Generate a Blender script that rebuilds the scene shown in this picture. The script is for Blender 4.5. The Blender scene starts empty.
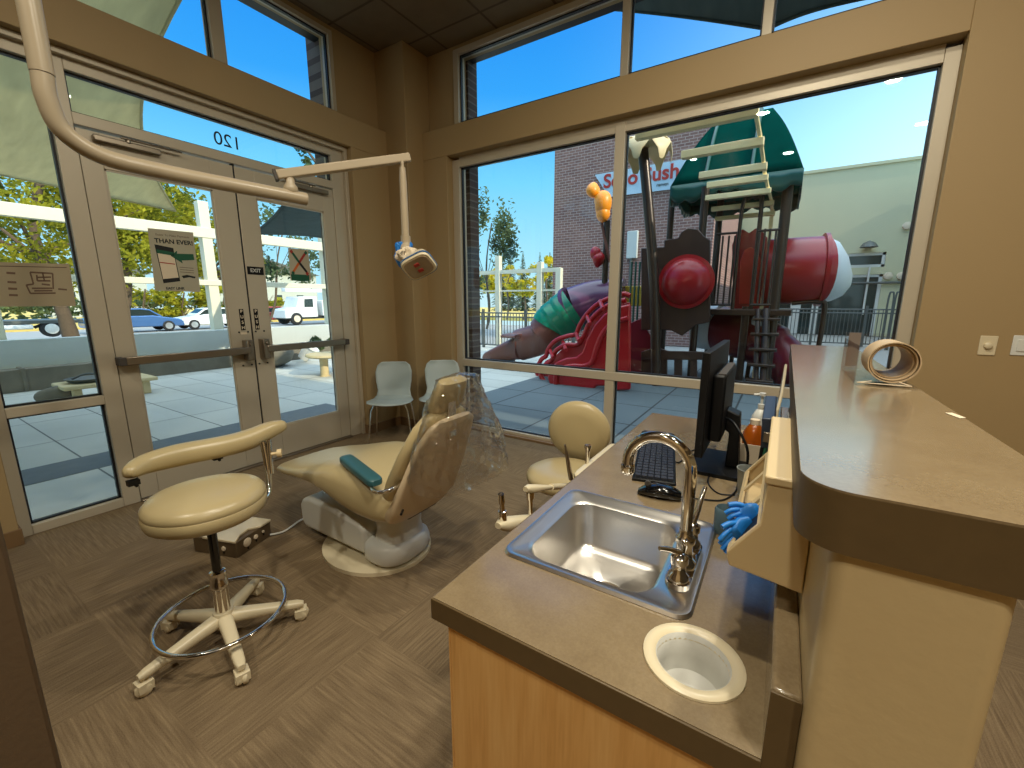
import bpy, math, random
from mathutils import Vector, Matrix, noise
SC = bpy.context.scene
COL = SC.collection
V = Vector
rnd = random.Random(7)
# ------------------------------------------------------------------ camera
F_PX = 421.67; YAW = math.radians(32.379); PIT = math.radians(10.963); CAM = V((0, 0, 1.42))
FW = V((-math.sin(YAW)*math.cos(PIT), math.cos(YAW)*math.cos(PIT), -math.sin(PIT)))
RT = V((math.cos(YAW), math.sin(YAW), 0)); UP = RT.cross(FW)
cd = bpy.data.cameras.new('camera'); cam = bpy.data.objects.new('camera', cd); COL.objects.link(cam)
cd.sensor_width = 36; cd.sensor_fit = 'HORIZONTAL'; cd.lens = 36*F_PX/1024; cd.clip_start = .02; cd.clip_end = 500
cam.matrix_world = Matrix(((RT.x, UP.x, -FW.x, 0), (RT.y, UP.y, -FW.y, 0), (RT.z, UP.z, -FW.z, CAM.z), (0, 0, 0, 1)))
SC.camera = cam
def ray(px, py): return FW*F_PX + RT*(px-512) - UP*(py-384)
def at(px, py, axis, val):
    'surveyed point: where the sight line through a photo point meets a known world plane'
    d = ray(px, py); i = 'xyz'.index(axis); return CAM + d*((val-CAM[i])/d[i])
def deep(px, py, dist): return CAM + ray(px, py)*(dist/F_PX)
# ------------------------------------------------------------------ materials
def lin(c):
    if max(c) > 1: c = [v/255 for v in c[:3]]
    return tuple([(v/12.92 if v <= .04045 else ((v+.055)/1.055)**2.4) for v in c[:3]])+(1,)
class N:
    def __init__(s, name):
        s.m = bpy.data.materials.new(name); s.m.use_nodes = True; s.t = s.m.node_tree; s.n = s.t.nodes
        s.b = s.n['Principled BSDF']; s.out = s.n['Material Output']
    def add(s, k, **kw):
        o = s.n.new(k)
        for a, v in kw.items(): setattr(o, a, v)
        return o
    def ln(s, a, b): s.t.links.new(a, b)
    def coord(s, scale=(1, 1, 1), rot=(0, 0, 0), loc=(0, 0, 0)):
        tc = s.add('ShaderNodeTexCoord'); mp = s.add('ShaderNodeMapping'); s.ln(tc.outputs['Object'], mp.inputs[0])
        mp.inputs['Scale'].default_value = scale; mp.inputs['Rotation'].default_value = rot; mp.inputs['Location'].default_value = loc
        return mp.outputs[0]
    def noise(s, vec, scale, detail=3, rough=.5):
        o = s.add('ShaderNodeTexNoise'); o.inputs['Scale'].default_value = scale; o.inputs['Detail'].default_value = detail
        o.inputs['Roughness'].default_value = rough; s.ln(vec, o.inputs['Vector']); return o.outputs['Fac']
    def ramp(s, fac, stops):
        o = s.add('ShaderNodeValToRGB'); e = o.color_ramp.elements
        while len(e) < len(stops): e.new(.5)
        for i, (p, c) in enumerate(stops): e[i].position = p; e[i].color = lin(c)
        s.ln(fac, o.inputs[0]); return o.outputs[0]
    def mix(s, fac, a, b, typ='MIX'):
        o = s.add('ShaderNodeMix', data_type='RGBA', blend_type=typ)
        for k, v in ((0, fac), (6, a), (7, b)):
            if hasattr(v, 'is_output'): s.ln(v, o.inputs[k])
            else: o.inputs[k].default_value = v
        return o.outputs[2]
    def math(s, op, a, b=0.):
        o = s.add('ShaderNodeMath', operation=op)
        for k, v in ((0, a), (1, b)):
            if hasattr(v, 'is_output'): s.ln(v, o.inputs[k])
            else: o.inputs[k].default_value = v
        return o.outputs[0]
    def bump(s, h, st=.2, dist=.01):
        o = s.add('ShaderNodeBump'); o.inputs['Strength'].default_value = st; o.inputs['Distance'].default_value = dist
        s.ln(h, o.inputs['Height']); s.ln(o.outputs[0], s.b.inputs['Normal'])
def mat(name, col, rough=.5, metal=0, var=.06, vs=6, bump=0, bs=200, coat=0, trans=0, spec=.5, emis=0, sss=0):
    s = N(name); c = lin(col); b = s.b
    v = s.coord(); nz = s.noise(v, vs)
    lo = tuple(x*(1-var) for x in c[:3])+(1,); hi = tuple(min(1, x*(1+var)) for x in c[:3])+(1,)
    s.ln(s.mix(nz, lo, hi), b.inputs['Base Color'])
    b.inputs['Roughness'].default_value = rough; b.inputs['Metallic'].default_value = metal
    b.inputs['Specular IOR Level'].default_value = spec
    b.inputs['Coat Weight'].default_value = coat; b.inputs['Transmission Weight'].default_value = trans
    if emis: b.inputs['Emission Color'].default_value = c; b.inputs['Emission Strength'].default_value = emis
    if bump: s.bump(s.noise(v, bs), bump)
    return s.m
def glassy(name, tint=(1, 1, 1), base=.04, rough=0., diff=0., power=1.0, single=False):
    s = N(name); s.n.remove(s.b)
    tr = s.add('ShaderNodeBsdfTransparent'); tr.inputs[0].default_value = (*tint, 1)
    gl = s.add('ShaderNodeBsdfGlossy'); gl.inputs['Roughness'].default_value = rough
    fr = s.add('ShaderNodeFresnel'); fr.inputs[0].default_value = 1.45
    if single: lw = s.add('ShaderNodeLayerWeight'); lw.inputs[0].default_value = .25; fr = type('o', (), {'outputs': [lw.outputs['Fresnel']]})
    ge = s.add('ShaderNodeNewGeometry'); f2 = s.math('MULTIPLY', s.math('ADD', s.math('MULTIPLY', fr.outputs[0], power), base), 1 if single else s.math('SUBTRACT', 1, ge.outputs['Backfacing']))
    mx = s.add('ShaderNodeMixShader'); s.ln(f2, mx.inputs[0]); s.ln(tr.outputs[0], mx.inputs[1]); s.ln(gl.outputs[0], mx.inputs[2])
    last = mx
    if diff:
        d = s.add('ShaderNodeBsdfTranslucent'); d.inputs[0].default_value = (.8, .8, .8, 1)
        m2 = s.add('ShaderNodeMixShader'); m2.inputs[0].default_value = diff; s.ln(mx.outputs[0], m2.inputs[1]); s.ln(d.outputs[0], m2.inputs[2]); last = m2
    s.ln(last.outputs[0], s.out.inputs[0]); return s.m
def translucent(name, col, amt=.5, var=.15, vs=3, stretch=(1, 1, 1)):
    s = N(name); s.n.remove(s.b); c = lin(col)
    nz = s.noise(s.coord(stretch), vs, 4)
    cc = s.mix(nz, tuple(x*(1-var) for x in c[:3])+(1,), tuple(min(1, x*(1+var)) for x in c[:3])+(1,))
    d = s.add('ShaderNodeBsdfDiffuse'); t = s.add('ShaderNodeBsdfTranslucent'); m = s.add('ShaderNodeMixShader'); m.inputs[0].default_value = amt
    s.ln(cc, d.inputs[0]); s.ln(cc, t.inputs[0]); s.ln(d.outputs[0], m.inputs[1]); s.ln(t.outputs[0], m.inputs[2]); s.ln(m.outputs[0], s.out.inputs[0])
    return s.m
def brickmat(name, c1, c2, mort, w, h, m=.01, off=.5, swap=None, rough=.85, bump=.3, loc=(0, 0, 0), noisec=None):
    s = N(name); tc = s.add('ShaderNodeTexCoord'); vec = tc.outputs['Object']
    sep = s.add('ShaderNodeSeparateXYZ'); s.ln(vec, sep.inputs[0]); cmb = s.add('ShaderNodeCombineXYZ')
    a = {'xz': (0, 2), 'yz': (1, 2), 'xy': (0, 1), 'yx': (1, 0)}[swap or 'xy']
    s.ln(s.math('ADD', sep.outputs[a[0]], loc[0]), cmb.inputs[0]); s.ln(s.math('ADD', sep.outputs[a[1]], loc[1]), cmb.inputs[1])
    br = s.add('ShaderNodeTexBrick'); br.offset = off; s.ln(cmb.outputs[0], br.inputs['Vector'])
    for k, v in (('Color1', lin(c1)), ('Color2', lin(c2)), ('Mortar', lin(mort)), ('Scale', 1), ('Mortar Size', m), ('Mortar Smooth', .1), ('Bias', 0), ('Brick Width', w), ('Row Height', h)): br.inputs[k].default_value = v
    nz = s.noise(vec, noisec or 3, 4)
    col = s.mix(s.math('MULTIPLY', nz, .5), br.outputs['Color'], s.mix(1, br.outputs['Color'], (.55, .55, .55, 1), 'MULTIPLY'))
    s.ln(col, s.b.inputs['Base Color']); s.b.inputs['Roughness'].default_value = rough
    s.bump(s.math('SUBTRACT', 1, br.outputs['Fac']), bump, .01)
    return s.m
MT = {}
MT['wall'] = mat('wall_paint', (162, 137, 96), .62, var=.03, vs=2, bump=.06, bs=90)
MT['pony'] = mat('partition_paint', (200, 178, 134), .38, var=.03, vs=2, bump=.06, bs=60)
MT['pier'] = mat('near_wall_shade_paint', (84, 67, 48), .6, var=.03, vs=2, bump=.06, bs=90)  # wall paint darkened to stand for the shade on the near pier
MT['alu'] = mat('storefront_aluminium', (190, 178, 156), .4, .15, var=.03)
MT['gasket'] = mat('black_gasket', (18, 22, 28), .5)
MT['glass'] = glassy('window_glass', (.97, .985, .985), .0)
MT['chrome'] = mat('chrome', (225, 220, 212), .09, 1, var=.02)
MT['steel'] = mat('brushed_steel', (226, 222, 216), .28, 1, var=.08, vs=12)
MT['darkmetal'] = mat('brushed_nickel', (150, 138, 122), .33, .9)
MT['black'] = mat('black_plastic', (8, 8, 9), .5, spec=.3)
MT['blackgloss'] = mat('glossy_black', (10, 10, 11), .12, coat=.5)
MT['vinyl'] = mat('tan_vinyl', (184, 166, 124), .3, var=.05, bump=.05, bs=300)
MT['cream'] = mat('cream_plastic', (214, 200, 168), .35, var=.03)
MT['beige'] = mat('beige_plastic', (216, 192, 146), .4, var=.03)
MT['white'] = mat('white_plastic', (215, 215, 208), .35, var=.03)
MT['chairwhite'] = mat('white_polypropylene', (176, 188, 186), .4, var=.02)
MT['armlamp'] = mat('lamp_arm_enamel', (178, 162, 136), .3, var=.03)
MT['teal'] = mat('teal_vinyl', (48, 92, 98), .35, var=.08)
MT['blue'] = mat('blue_nitrile', (28, 120, 205), .45, var=.1, vs=30)
MT['rubber'] = mat('grey_rubber', (70, 64, 58), .6)
MT['paper'] = mat('paper', (222, 205, 178), .8, var=.03)
MT['paperthin'] = translucent('thin_paper', (200, 184, 156), .45, .04, 6)
MT['ink'] = mat('black_ink', (20, 20, 18), .7)
MT['inkbrown'] = mat('brown_ink', (110, 84, 66), .7)
MT['green'] = mat('green_ink', (20, 84, 58), .7)
MT['red'] = mat('red_ink', (165, 50, 40), .7)
MT['orange'] = mat('orange_ink', (205, 100, 40), .7)
MT['clear'] = glassy('clear_acrylic', (.97, .97, .97), .03)
MT['film'] = glassy('plastic_film', (.985, .98, .97), .11, .04, .08, .7, True)
MT['woodring'] = mat('wood_edging', (190, 166, 132), .5, var=.15, vs=30)
MT['amber'] = mat('amber_plastic', (190, 95, 20), .25, trans=.4)
MT['concrete'] = mat('weathered_concrete', (118, 112, 98), .9, var=.35, vs=4, bump=.3, bs=40)
MT['conclite'] = mat('pale_concrete', (196, 202, 198), .9, var=.08, vs=2)
MT['pergola'] = mat('cream_painted_steel', (225, 220, 195), .5, var=.03)
MT['slat'] = mat('cream_slat_paint', (240, 222, 170), .5, var=.03)
MT['sail'] = translucent('shade_cloth', (204, 196, 164), .6, .18, 2.5, (1, 5, 1))
MT['saildark'] = translucent('dark_shade_cloth', (92, 104, 106), .3, .25, 2.5, (4, 1, 1))
MT['post'] = mat('dark_brown_post', (58, 46, 38), .3, .3)
MT['panel'] = mat('brown_play_panel', (62, 46, 38), .35, var=.15, vs=12)
MT['playred'] = mat('red_play_plastic', (164, 26, 32), .28, var=.1)
MT['playbright'] = mat('bright_red_play_plastic', (225, 50, 38), .28, var=.1)
MT['playmaroon'] = mat('maroon_play_plastic', (112, 30, 42), .3, var=.15)
MT['playpurple'] = mat('purple_play_plastic', (92, 55, 84), .22, var=.1)
MT['playgreen'] = mat('green_play_plastic', (8, 120, 88), .25, var=.1)
MT['playbrown'] = mat('brown_play_plastic', (105, 62, 50), .35, var=.1)
MT['playyellow'] = mat('yellow_play_plastic', (200, 170, 60), .4)
MT['playwhite'] = mat('white_play_plastic', (225, 228, 230), .3, var=.05)
MT['roofgreen'] = mat('green_roof_plastic', (14, 74, 66), .35, var=.25, vs=5)
MT['palm'] = mat('palm_leaf_plastic', (214, 192, 146), .45, var=.1)
MT['bark'] = mat('bark', (96, 80, 62), .9, var=.3, vs=20, bump=.5, bs=30)
MT['stucco'] = mat('stucco', (206, 202, 166), .9, var=.04, vs=1, bump=.1, bs=40)
MT['darkglass'] = mat('dark_window_glass', (40, 52, 50), .08, var=.2, vs=1)
MT['iron'] = mat('grey_iron', (92, 96, 92), .5, .3)
MT['carwhite'] = mat('white_car_paint', (232, 232, 228), .25, coat=.5)
MT['carblue'] = mat('blue_car_paint', (70, 110, 160), .25, .3, coat=.5)
MT['carred'] = mat('red_car_paint', (170, 40, 34), .3, coat=.5)
MT['tyre'] = mat('tyre_rubber', (34, 34, 34), .8)
MT['asphalt'] = mat('asphalt', (150, 150, 146), .95, var=.1, vs=2)
MT['drygrass'] = mat('dry_grass', (205, 178, 96), .95, var=.2, vs=1)
MT['far'] = mat('distant_house_wall', (176, 182, 178), .9)
MT['benchwood'] = mat('pale_stone', (205, 185, 140), .7, var=.06)
def leafmat(name, c1, c2, amt=.45):
    s = N(name); s.n.remove(s.b); nz = s.noise(s.coord(), 1.3, 3)
    cc = s.ramp(nz, [(.35, c1), (.65, c2)])
    d = s.add('ShaderNodeBsdfDiffuse'); t = s.add('ShaderNodeBsdfTranslucent'); m = s.add('ShaderNodeMixShader'); m.inputs[0].default_value = amt
    s.ln(cc, d.inputs[0]); s.ln(cc, t.inputs[0]); s.ln(d.outputs[0], m.inputs[1]); s.ln(t.outputs[0], m.inputs[2]); s.ln(m.outputs[0], s.out.inputs[0]); return s.m
MT['leaf'] = leafmat('yellow_green_leaves', (70, 88, 34), (196, 186, 60))
MT['leafdark'] = leafmat('olive_leaves', (60, 80, 62), (120, 134, 88))
MT['leafyellow'] = leafmat('yellow_leaves', (150, 150, 50), (225, 200, 50))
MT['conifer'] = leafmat('conifer_needles', (88, 108, 96), (140, 150, 112))
MT['brick'] = brickmat('brick_wall', (124, 90, 84), (146, 108, 98), (178, 158, 150), .24, .09, .010, swap='xz')
MT['brickpier'] = brickmat('brick_pier', (70, 58, 54), (88, 70, 62), (110, 100, 92), .2, .07, .008, swap='yz')
MT['brickpierx'] = brickmat('brick_pier_front', (70, 58, 54), (88, 70, 62), (110, 100, 92), .2, .07, .008, swap='xz')
MT['patio'] = brickmat('patio_pavers', (196, 196, 186), (204, 204, 194), (110, 112, 108), 1.22, .61, .008, 0, 'xy', .85, .2, loc=(.3, .2), noisec=1.5)
MT['rubbertile'] = brickmat('playground_rubber_tiles', (92, 104, 108), (100, 112, 116), (44, 50, 54), 1.0, 1.0, .014, 0, 'xy', .8, .2, loc=(.42, .1), noisec=2)
MT['band'] = mat('dark_ground_band', (104, 110, 112), .9, var=.15, vs=12)
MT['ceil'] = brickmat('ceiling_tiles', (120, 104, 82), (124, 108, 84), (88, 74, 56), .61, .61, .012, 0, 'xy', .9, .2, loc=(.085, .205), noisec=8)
def carpet():
    s = N('carpet_tiles'); tc = s.add('ShaderNodeTexCoord'); sep = s.add('ShaderNodeSeparateXYZ'); s.ln(tc.outputs['Object'], sep.inputs[0])
    cx = s.math('FLOOR', s.math('DIVIDE', s.math('ADD', sep.outputs[0], .12), .61)); cy = s.math('FLOOR', s.math('DIVIDE', s.math('ADD', sep.outputs[1], .2), .61))
    par = s.math('MODULO', s.math('ABSOLUTE', s.math('ADD', cx, cy)), 2)
    cell = s.add('ShaderNodeCombineXYZ'); s.ln(cx, cell.inputs[0]); s.ln(cy, cell.inputs[1])
    wn = s.add('ShaderNodeTexWhiteNoise', noise_dimensions='3D'); s.ln(cell.outputs[0], wn.inputs['Vector'])
    def streak(sc):
        mp = s.add('ShaderNodeMapping'); s.ln(tc.outputs['Object'], mp.inputs[0]); mp.inputs['Scale'].default_value = sc
        return s.noise(mp.outputs[0], 1, 3, .6)
    a = streak((110, 5, 1)); b = streak((5, 110, 1)); o = s.add('ShaderNodeMix', data_type='FLOAT'); s.ln(par, o.inputs[0]); s.ln(a, o.inputs[2]); s.ln(b, o.inputs[3])
    fine = s.noise(tc.outputs['Object'], 260, 2)
    v = s.math('ADD', s.math('MULTIPLY', o.outputs[0], .62), s.math('MULTIPLY', fine, .38))
    col = s.ramp(v, [(.30, (98, 81, 60)), (.5, (122, 103, 78)), (.70, (148, 128, 98))])
    tint = s.math('ADD', .86, s.math('MULTIPLY', wn.outputs['Value'], .22))
    cm = s.add('ShaderNodeCombineXYZ')
    for i in range(3): s.ln(tint, cm.inputs[i])
    s.ln(s.mix(1, col, cm.outputs[0], 'MULTIPLY'), s.b.inputs['Base Color']); s.b.inputs['Roughness'].default_value = .95; s.b.inputs['Specular IOR Level'].default_value = .2
    s.bump(v, .5, .006); return s.m
MT['carpet'] = carpet()
def laminate():
    s = N('speckled_laminate'); v = s.coord(); a = s.noise(v, 210, 5, .7); b = s.noise(v, 18, 3)
    x = s.math('ADD', s.math('MULTIPLY', a, .6), s.math('MULTIPLY', b, .4))
    s.ln(s.ramp(x, [(.30, (120, 102, 76)), (.5, (132, 114, 86)), (.72, (144, 126, 97))]), s.b.inputs['Base Color'])
    s.b.inputs['Roughness'].default_value = .26; s.b.inputs['Coat Weight'].default_value = .75; s.b.inputs['Coat Roughness'].default_value = .13; s.b.inputs['Coat IOR'].default_value = 1.6
    return s.m
MT['laminate'] = laminate()
MT['lamedge'] = mat('laminate_edge', (94, 76, 48), .45, var=.12, vs=60)
def maple():
    s = N('maple_veneer'); v = s.coord((18, 18, 1.6)); a = s.noise(v, 1.6, 4, .6); b = s.noise(s.coord((90, 90, 4)), 2, 2)
    x = s.math('ADD', s.math('MULTIPLY', a, .7), s.math('MULTIPLY', b, .3))
    s.ln(s.ramp(x, [(.3, (206, 152, 84)), (.5, (222, 172, 104)), (.72, (232, 188, 122))]), s.b.inputs['Base Color']); s.b.inputs['Roughness'].default_value = .4; return s.m
MT['maple'] = maple()
MT['shell'] = mat('pinkish_shell_plastic', (212, 190, 156), .35, var=.03)
# ------------------------------------------------------------------ geometry
class G:
    def __init__(s): s.v = []; s.f = []
    def add(s, vs, fs):
        o = len(s.v); s.v += [tuple(x) for x in vs]; s.f += [tuple(i+o for i in f) for f in fs]; return s
    def box(s, x0, x1, y0, y1, z0, z1):
        return s.add([(x0, y0, z0), (x1, y0, z0), (x1, y1, z0), (x0, y1, z0), (x0, y0, z1), (x1, y0, z1), (x1, y1, z1), (x0, y1, z1)],
                     [(0, 3, 2, 1), (4, 5, 6, 7), (0, 1, 5, 4), (1, 2, 6, 5), (2, 3, 7, 6), (3, 0, 4, 7)])
    def obox(s, c, ax, ay, az, hx, hy, hz):
        c = V(c); P = [c+ax*(hx*a)+ay*(hy*b)+az*(hz*d) for d in (-1, 1) for (a, b) in ((-1, -1), (1, -1), (1, 1), (-1, 1))]
        return s.add(P, [(0, 3, 2, 1), (4, 5, 6, 7), (0, 1, 5, 4), (1, 2, 6, 5), (2, 3, 7, 6), (3, 0, 4, 7)])
    def rings(s, R, closed=False, caps=True):
        n = len(R[0]); o = len(s.v); m = len(R)
        for r in R: s.v += [tuple(p) for p in r]
        for i in range(m if closed else m-1):
            for j in range(n):
                a = o+i*n+j; b = o+i*n+(j+1) % n; i2 = (i+1) % m; s.f.append((a, b, o+i2*n+(j+1) % n, o+i2*n+j))
        if caps and not closed: s.f.append(tuple(o+j for j in reversed(range(n)))); s.f.append(tuple(o+(m-1)*n+j for j in range(n)))
        return s
    def tube(s, pts, r, n=12, closed=False, caps=True):
        pts = [V(p) for p in pts]; R = []; m = len(pts); rr = r if isinstance(r, (list, tuple)) else [r]*m
        nrm = None
        for i, p in enumerate(pts):
            a = pts[i-1] if (i or closed) else p; b = pts[(i+1) % m] if (i < m-1 or closed) else p
            t = (b-a).normalized()
            if nrm is None: nrm = t.orthogonal().normalized()
            nrm = (nrm - t*nrm.dot(t)).normalized(); bn = t.cross(nrm)
            R.append([p+(nrm*math.cos(k*2*math.pi/n)+bn*math.sin(k*2*math.pi/n))*rr[i] for k in range(n)])
        return s.rings(R, closed, caps)
    def cyl(s, a, b, r0, r1=None, n=20): return s.tube([a, b], [r0, r1 if r1 is not None else r0], n)
    def lathe(s, prof, c=(0, 0, 0), n=32, ax=None, close=False):
        'prof: (radius, height) pairs along axis ax'
        c = V(c); az = V(ax).normalized() if ax else V((0, 0, 1)); x = az.orthogonal().normalized(); y = az.cross(x)
        R = [[c+az*h+(x*math.cos(k*2*math.pi/n)+y*math.sin(k*2*math.pi/n))*max(r, 1e-4) for k in range(n)] for r, h in prof]
        return s.rings(R, close, not close)
    def prism(s, poly, axis, a, b):
        'poly: 2-D points in the other two axes (in xyz order); extruded from a to b'
        i = 'xyz'.index(axis); o = [k for k in range(3) if k != i]; n = len(poly); P = []
        for w in (a, b):
            for q in poly:
                p = [0, 0, 0]; p[o[0]] = q[0]; p[o[1]] = q[1]; p[i] = w; P.append(p)
        return s.add(P, [tuple(range(n)), tuple(range(2*n-1, n-1, -1))]+[(k, (k+1) % n, n+(k+1) % n, n+k) for k in range(n)])
    def slab(s, pts, nrm, th):
        n = len(pts); pts = [V(p) for p in pts]; d = V(nrm).normalized()*th
        return s.add(pts+[p+d for p in pts], [tuple(range(n)), tuple(range(2*n-1, n-1, -1))]+[(k, (k+1) % n, n+(k+1) % n, n+k) for k in range(n)])
    def grid(s, fn, nu, nv):
        o = len(s.v)
        for i in range(nu+1):
            for j in range(nv+1): s.v.append(tuple(fn(i/nu, j/nv)))
        for i in range(nu):
            for j in range(nv): a = o+i*(nv+1)+j; s.f.append((a, a+nv+1, a+nv+2, a+1))
        return s
    def loft(s, secs, n=28, e=.6):
        'secs: (centre, side vector, up vector, half width, half thickness): superellipse sections'
        R = []
        for c, sd, u, w, t in secs:
            r = []
            for k in range(n):
                a = 2*math.pi*k/n; ca, sa = math.cos(a), math.sin(a)
                r.append(V(c)+V(sd)*(w*math.copysign(abs(ca)**e, ca))+V(u)*(t*math.copysign(abs(sa)**e, sa)))
            R.append(r)
        return s.rings(R)
def fixn(me):
    import bmesh
    b = bmesh.new(); b.from_mesh(me); bmesh.ops.recalc_face_normals(b, faces=b.faces); b.to_mesh(me); b.free()
def put(name, g, m, parent=None, smooth=None, bevel=0, label=None, sub=0, solid=0, segs=2):
    me = bpy.data.meshes.new(name); me.from_pydata(g.v, [], g.f); me.validate(); fixn(me)
    me.materials.append(MT[m] if isinstance(m, str) else m)
    o = bpy.data.objects.new(name, me); COL.objects.link(o)
    if parent is not None:
        o.parent = parent
        if parent.type == 'EMPTY': o.matrix_parent_inverse = parent.matrix_basis.inverted()
    if solid: md = o.modifiers.new('s', 'SOLIDIFY'); md.thickness = solid; md.offset = 0
    if bevel: md = o.modifiers.new('b', 'BEVEL'); md.width = bevel; md.segments = segs; md.limit_method = 'ANGLE'; md.angle_limit = math.radians(40); smooth = True if smooth is None else smooth
    if sub: md = o.modifiers.new('d', 'SUBSURF'); md.levels = sub; md.render_levels = sub; smooth = True
    if smooth:
        me.polygons.foreach_set('use_smooth', [True]*len(me.polygons)); me.set_sharp_from_angle(angle=math.radians(42 if not sub else 180))
    if label: o['label'] = label
    return o
def thing(name, loc, label, cat, group=None):
    o = bpy.data.objects.new(name, None); COL.objects.link(o); o.location = loc; o.matrix_basis = Matrix.Translation(V(loc)); o.empty_display_size = .1
    return tag(o, label, cat, group)
def tag(o, label, cat, group=None, kind=None):
    o['label'] = label; o['category'] = cat
    if group: o['group'] = group
    if kind: o['kind'] = kind
    return o
def struct(name, g, m, parent=None, **k):
    o = put(name, g, m, parent, **k)
    if parent is None: o['kind'] = 'structure'
    return o
def sempty(name, loc):
    o = bpy.data.objects.new(name, None); COL.objects.link(o); o.location = loc; o.matrix_basis = Matrix.Translation(V(loc)); o['kind'] = 'structure'; return o
def dup(root, loc, rz=0, label=None):
    r = root.copy(); COL.objects.link(r); r.matrix_basis = Matrix.Translation(V(loc)) @ Matrix.Rotation(rz, 4, 'Z')
    if label: r['label'] = label
    for ch in list(root.children):
        c = ch.copy(); COL.objects.link(c); c.parent = r; c.matrix_parent_inverse = ch.matrix_parent_inverse
        for gch in list(ch.children):
            d = gch.copy(); COL.objects.link(d); d.parent = c; d.matrix_parent_inverse = gch.matrix_parent_inverse
    return r
def text(name, body, size, loc, xdir, ydir, m, parent=None, depth=.001, align='CENTER', bold=0):
    cu = bpy.data.curves.new(name, 'FONT'); cu.body = body; cu.size = size; cu.extrude = depth; cu.align_x = align; cu.align_y = 'CENTER'; cu.offset = bold; cu.materials.append(MT[m])
    o = bpy.data.objects.new(name, cu); COL.objects.link(o)
    x = V(xdir).normalized(); z = x.cross(V(ydir)).normalized(); y = z.cross(x)
    M = Matrix(((x.x, y.x, z.x, loc[0]), (x.y, y.y, z.y, loc[1]), (x.z, y.z, z.z, loc[2]), (0, 0, 0, 1)))
    if parent is not None:
        o.parent = parent
        if parent.type == 'EMPTY': o.matrix_parent_inverse = parent.matrix_basis.inverted()
    o.matrix_basis = M
    bpy.context.view_layer.update(); me = bpy.data.meshes.new_from_object(o.evaluated_get(bpy.context.evaluated_depsgraph_get())); me.name = name
    r = bpy.data.objects.new(name, me); COL.objects.link(r); r.parent = o.parent; r.matrix_parent_inverse = o.matrix_parent_inverse; r.matrix_basis = M; bpy.data.objects.remove(o); r.name = name; return r
def bez(pts, n=8):
    'Catmull-Rom through points'
    pts = [V(p) for p in pts]; o = []
    for i in range(len(pts)-1):
        p0 = pts[max(i-1, 0)]; p1 = pts[i]; p2 = pts[i+1]; p3 = pts[min(i+2, len(pts)-1)]
        for k in range(n):
            t = k/n; o.append(.5*((2*p1)+(p2-p0)*t+(2*p0-5*p1+4*p2-p3)*t*t+(3*p1-p0-3*p2+p3)*t**3))
    return o+[pts[-1]]
X = V((1, 0, 0)); Y = V((0, 1, 0)); Z = V((0, 0, 1))
# ================================================================== the room
XF, XW = -3.80, -3.70      # storefront frame face and wall face on the door side
YF, YW = 3.69, 3.60        # the same on the playground side
ZC, ZL = 3.93, 3.168       # ceiling, top of the thicker lower wall
struct('floor', G().box(-3.98, 3.2, -3, 3.8, -.12, 0), 'carpet')
struct('ceiling', G().box(-4.0, 3.2, -3, 3.9, ZC, ZC+.1), 'ceil')
g = G(); Y0, Y1 = .37, 2.92
g.box(-4.0, XW, -3, 3.75, 2.90, ZL).box(-4.0, XW, Y1, 3.75, 0, 2.90).box(-4.0, XW, -3, Y0, 0, 2.90)
g.box(-4.0, -3.81, 2.87, 3.75, ZL, ZC).box(-4.0, -3.81, -3, 2.87, 3.89, ZC)
struct('wall_left', g, 'wall', bevel=.004)
g = G()
g.box(-3.42, .715, YW, 3.9, 2.895, ZL).box(-3.7, -3.08, YW, 3.9, 0, 2.895).box(.715, 3.2, YW, 3.9, 0, ZL)
g.box(-3.7, -3.04, 3.72, 3.9, ZL, ZC).box(-3.04, 3.2, 3.72, 3.9, 3.87, ZC).box(1.75, 3.2, 3.72, 3.9, ZL, 3.87)
struct('wall_front', g, 'wall', bevel=.004)
struct('wall_corner_column', G().box(-3.95, -3.405, 3.37, 3.72, 0, ZC), 'wall', bevel=.006)
struct('wall_right', G().box(3.2, 3.35, -3, 3.9, 0, ZC), 'wall')
struct('wall_back', G().box(-4.0, 3.35, -3.15, -3, 0, ZC), 'wall')
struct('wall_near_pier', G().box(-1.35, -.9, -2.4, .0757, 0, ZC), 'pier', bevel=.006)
MT['base'] = mat('rubber_baseboard', (122, 94, 62), .5, var=.04)
struct('baseboard_left', G().box(XW-.001, XW+.012, -3, Y0, 0, .1).box(XW-.001, XW+.012, Y1, 3.37, 0, .1).box(XF, XW+.012, Y0-.002, Y0+.01, 0, .1).box(XF, XW+.012, Y1-.01, Y1+.002, 0, .1), 'base', bevel=.003)
struct('baseboard_front', G().box(-3.405, -3.08, YW-.012, YW+.001, 0, .1).box(-3.70, -3.393, 3.358, 3.371, 0, .1).box(-3.406, -3.393, 3.37, YW, 0, .1), 'base', bevel=.003)
struct('trim_1', G().box(-3.08, .70, YF-.05, YF+.01, 0, .022), 'base', bevel=.004)
struct('wall_outside_brick', G().box(-3.98, -3.02, 3.905, 4.06, 0, 4.6), 'brickpierx')
struct('wall_outside_brick_2', G().box(-4.25, -4.005, 2.90, 4.06, 0, 4.6), 'brickpier')
struct('ceiling_outside_soffit', G().box(-4.3, 3.4, 3.905, 4.0, 3.88, 4.6).box(-4.12, -4.01, -3, 2.9, 3.90, 4.6), 'gasket')
struct('roof', G().box(-4.3, 3.5, -6, 4.06, 4.6, 5.3), 'stucco')
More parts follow.
